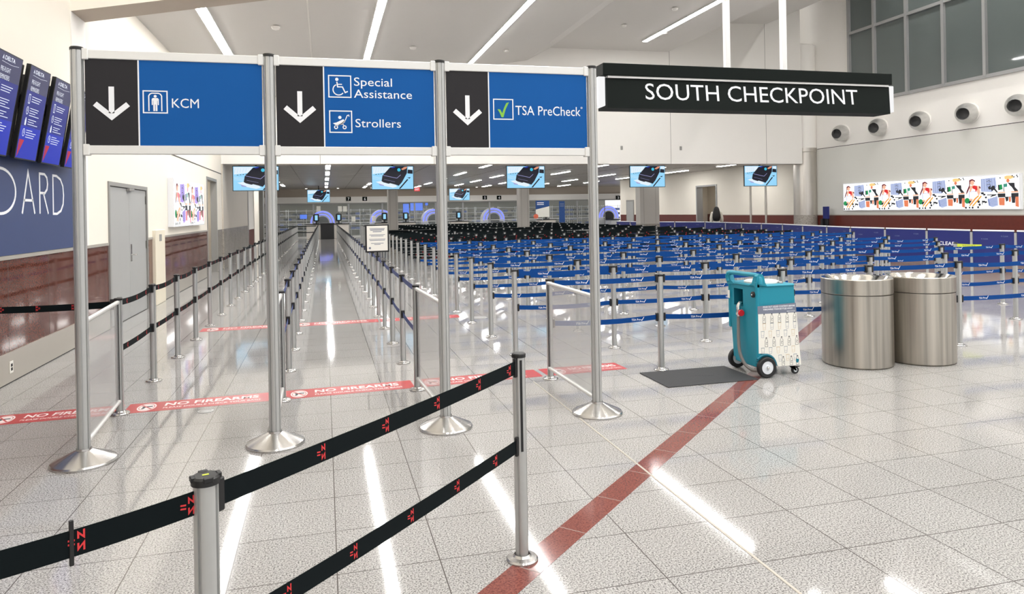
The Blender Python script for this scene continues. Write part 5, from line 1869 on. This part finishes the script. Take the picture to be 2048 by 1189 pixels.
# document desks with readers
desk = MB().bbox((-0.65, -0.35, 0.0), (0.65, 0.35, 0.98), mat('pale desk laminate', srgb(214, 208, 200), 0.5, noise=0.02, nscale=4), 0.015).data('desk_body')
dtop = MB().bbox((-0.7, -0.4, 0.98), (0.7, 0.4, 1.03), BLACK, 0.008).data('desk_top')
rdr = MB().bbox((-0.2, -0.08, 1.2), (0.2, 0.08, 1.72), BLACK, 0.06).bbox((-0.05, -0.05, 1.03), (0.05, 0.05, 1.25), BLACK, 0.01).bbox((-0.22, -0.15, 1.03), (0.22, 0.15, 1.07), BLACK, 0.01).data('reader_head')
rsc = MB().box((-0.09, -0.083, 1.28), (0.09, -0.08, 1.62), SB).data('reader_screen')
seal = MB().stroke([(0.12 * math.cos(k * PI / 10), 0.62 + 0.12 * math.sin(k * PI / 10)) for k in range(20)], 0.03, 0, 0.002, GREYPR, T(0, -0.351, 0) @ FACE_S, True).data('round_seal')
for i, (px, nm) in enumerate(((632.5, 'left of the black lectern'), (677.5, 'right of the black lectern'), (769, 'left of the left column'), (811.5, 'right of the left column'), (917.5, 'right of the third sign post'), (1092, 'right of the middle column'))):
    p = on_y(px, 437, 50.6)
    t = thing('document_desk', 'document check desk with a dark card reader, ' + nm, 'desk', (p.x, 50.6, 0), 0, 'document check desks')
    link('desk_body', desk, t)
    link('desk_top', dtop, t)
    link('reader_head', rdr, t)
    link('reader_screen', rsc, t)
    if i == 0:
        link('round_seal', seal, t)
t = thing('lectern', 'plain black lectern standing at the far end of the central aisle', 'lectern', (0.2, 49.6, 0))
MB().bbox((-0.44, -0.3, 0.0), (0.44, 0.3, 1.02), BLACK, 0.01).obj('body', t)
MB().bbox((-0.47, -0.33, 1.02), (0.47, 0.33, 1.09), BLACK, 0.01).obj('top', t)
# posters near the middle column
for px, py, w_, h_, nm, c2 in ((1085, 418, 1.0, 1.15, 'blue and white standing poster right of the middle column', True), (1124, 424, 0.42, 1.5, 'narrow blue banner stand right of the middle column', False)):
    p = on_y(px, py, 47.5)
    t = thing('banner_stand', nm, 'banner', (p.x, 47.5, 0))
    zt = p.z + h_ / 2
    MB().box((-w_ / 2, -0.01, zt - h_), (w_ / 2, 0.01, zt), mat('poster blue', srgb(24, 70, 134), 0.5, noise=0.04, nscale=5)).obj('sheet', t)
    MB().box((-0.02, 0.01, 0.02), (0.02, 0.04, zt), ALU).obj('pole', t)
    MB().bbox((-0.25, -0.15, 0), (0.25, 0.15, 0.03), BLACK, 0.01).obj('foot', t)
    g = MB()
    mx = T(0, -0.0105, 0) @ FACE_S
    if c2:
        g.prism([(-w_ / 2, zt - h_), (w_ / 2, zt - h_), (w_ / 2, zt - 0.4), (-w_ / 2, zt - 0.62)], 0, 0.0005, STICK, mx)
        for k in range(2):
            g.stroke([(-0.4, zt - 0.15 - 0.12 * k), (0.1, zt - 0.15 - 0.12 * k)], 0.05, 0, 0.0006, MARKW, mx)
    else:
        for k in range(2):
            g.stroke([(-0.15, zt - 0.2 - 0.14 * k), (0.15, zt - 0.2 - 0.14 * k)], 0.06, 0, 0.0006, INKB, mx)
    g.obj('print', t)
t = thing('stop_paddle', 'round orange red sign on a thin pole right of the middle column', 'sign', (on_y(1072, 435, 44).x, 44, 0))
MB().tube([(0, 0, 0), (0, 0, 1.2)], 0.02, ALU, 8).obj('pole', t)
MB().disc(0, 1.3, 0.16, -0.01, 0.01, mat('orange red plate', srgb(226, 110, 84), 0.5, noise=0.03, nscale=8), FACE_S).obj('disc', t)
MB().lathe([(0.16, 0), (0.16, 0.02), (0.02, 0.03)], BLACK, 18).obj('foot', t)

# ------------------------------------------------------------------ the woman walking by the side doorway
def skin_body(name, verts, edges, radii, m_, parent, root=0):
    me = bpy.data.meshes.new(name)
    me.from_pydata(verts, edges, [])
    ob = bpy.data.objects.new(name, me)
    COL.objects.link(ob)
    md = ob.modifiers.new('skin', 'SKIN')
    md.use_smooth_shade = True
    for i, r in enumerate(radii):
        me.skin_vertices[0].data[i].radius = r if isinstance(r, tuple) else (r, r)
        me.skin_vertices[0].data[i].use_root = i == root
    sd = ob.modifiers.new('sub', 'SUBSURF')
    sd.levels = sd.render_levels = 2
    bpy.context.view_layer.update()
    me2 = bpy.data.meshes.new_from_object(ob.evaluated_get(bpy.context.evaluated_depsgraph_get()))
    me2.name = name
    bpy.data.objects.remove(ob)
    me2.materials.clear()
    me2.materials.append(m_)
    me2.shade_smooth()
    return link(name, me2, parent)


SKIN = mat('skin', srgb(214, 166, 140), 0.5, noise=0.03, nscale=30)
HAIR = mat('black hair', srgb(18, 16, 18), 0.45, noise=0.2, nscale=60)
SWEAT = mat('cream knit', srgb(226, 220, 208), 0.85, noise=0.05, nscale=60)
TROU = mat('dark trousers', srgb(40, 42, 52), 0.8, noise=0.08, nscale=40)
t = thing('person', 'person with long black hair and a cream sweater walking away by the side doorway', 'person', (17.62, 29.45, 0), -0.54)
V = [(0, 0, 0.95), (0, 0, 1.12), (0, 0.01, 1.3), (0, 0.0, 1.42), (0, 0.0, 1.5), (0, 0.02, 1.58), (0, 0.02, 1.64),
     (0.17, 0, 1.40), (0.24, 0.02, 1.14), (0.25, 0.12, 0.92), (0.25, 0.14, 0.84),
     (-0.17, 0, 1.40), (-0.24, -0.02, 1.14), (-0.24, -0.02, 0.90), (-0.24, -0.02, 0.82),
     (0.09, 0, 0.88), (0.10, 0.16, 0.5), (0.10, 0.1, 0.09), (0.10, 0.26, 0.04),
     (-0.09, 0, 0.88), (-0.10, -0.08, 0.5), (-0.10, -0.3, 0.14), (-0.10, -0.2, 0.04)]
Ed = [(0, 1), (1, 2), (2, 3), (3, 4), (4, 5), (5, 6), (3, 7), (7, 8), (8, 9), (9, 10), (3, 11), (11, 12), (12, 13), (13, 14), (0, 15), (15, 16), (16, 17), (17, 18), (0, 19), (19, 20), (20, 21), (21, 22)]
R = [(0.15, 0.11), (0.13, 0.1), (0.15, 0.11), (0.11, 0.08), 0.05, (0.075, 0.09), (0.065, 0.075),
     0.058, 0.045, 0.03, 0.03, 0.058, 0.045, 0.03, 0.03, 0.085, 0.06, 0.04, 0.035, 0.085, 0.06, 0.04, 0.035]
n0 = len(V)
for hx, hy, hz, sg in ((0.25, 0.14, 0.84, 1), (-0.24, -0.02, 0.82, -1)):
    b0 = 10 if sg == 1 else 14
    for k, (dy, ln) in enumerate(((-0.03, 0.06), (-0.01, 0.075), (0.01, 0.08), (0.03, 0.07))):
        i = len(V)
        V += [(hx, hy + dy, hz - 0.06), (hx - 0.012 * sg, hy + dy, hz - 0.06 - ln * 0.6), (hx - 0.03 * sg, hy + dy, hz - 0.06 - ln)]
        Ed += [(b0, i), (i, i + 1), (i + 1, i + 2)]
        R += [0.012, 0.009, 0.008]
    i = len(V)
    V += [(hx - 0.02 * sg, hy + 0.045, hz - 0.03), (hx - 0.03 * sg, hy + 0.055, hz - 0.07)]
    Ed += [(b0, i), (i, i + 1)]
    R += [0.011, 0.009]
skin_body('body', V, Ed, R, SKIN, t)
skin_body('sweater', [(0, 0, 0.92), (0, 0, 1.1), (0, 0.01, 1.3), (0, 0, 1.43), (0.18, 0, 1.40), (0.25, 0.02, 1.14), (0.255, 0.1, 0.97), (-0.18, 0, 1.40), (-0.25, -0.02, 1.14), (-0.245, -0.02, 0.97)],
          [(0, 1), (1, 2), (2, 3), (3, 4), (4, 5), (5, 6), (3, 7), (7, 8), (8, 9)], [(0.2, 0.15), (0.19, 0.14), (0.2, 0.14), (0.12, 0.09), 0.09, 0.075, 0.055, 0.09, 0.075, 0.055], SWEAT, t)
skin_body('trousers', [(0, 0, 0.97), (0.095, 0, 0.86), (0.1, 0.16, 0.5), (0.1, 0.1, 0.13), (-0.095, 0, 0.86), (-0.1, -0.08, 0.5), (-0.1, -0.28, 0.2)], [(0, 1), (1, 2), (2, 3), (0, 4), (4, 5), (5, 6)],
          [(0.16, 0.12), 0.1, 0.075, 0.062, 0.1, 0.075, 0.062], TROU, t)
hr = MB().lathe([(0.08, 1.02), (0.15, 1.06), (0.185, 1.2), (0.18, 1.35), (0.155, 1.47), (0.125, 1.58), (0.10, 1.65), (0.06, 1.69), (0.0, 1.705)], HAIR, 24, T(0, -0.07, 0) @ Matrix.Diagonal((1, 0.6, 1, 1)))
hr.obj('hair', t, 1.2)
for sg in (1, -1):
    MB().lathe([(0.012, 0), (0.012, 0.01), (0, 0.012)], mat('eye white', srgb(240, 240, 240), 0.3), 10, T(0.03 * sg, 0.098, 1.60) @ RX(-PI / 2)).obj('eye', t)
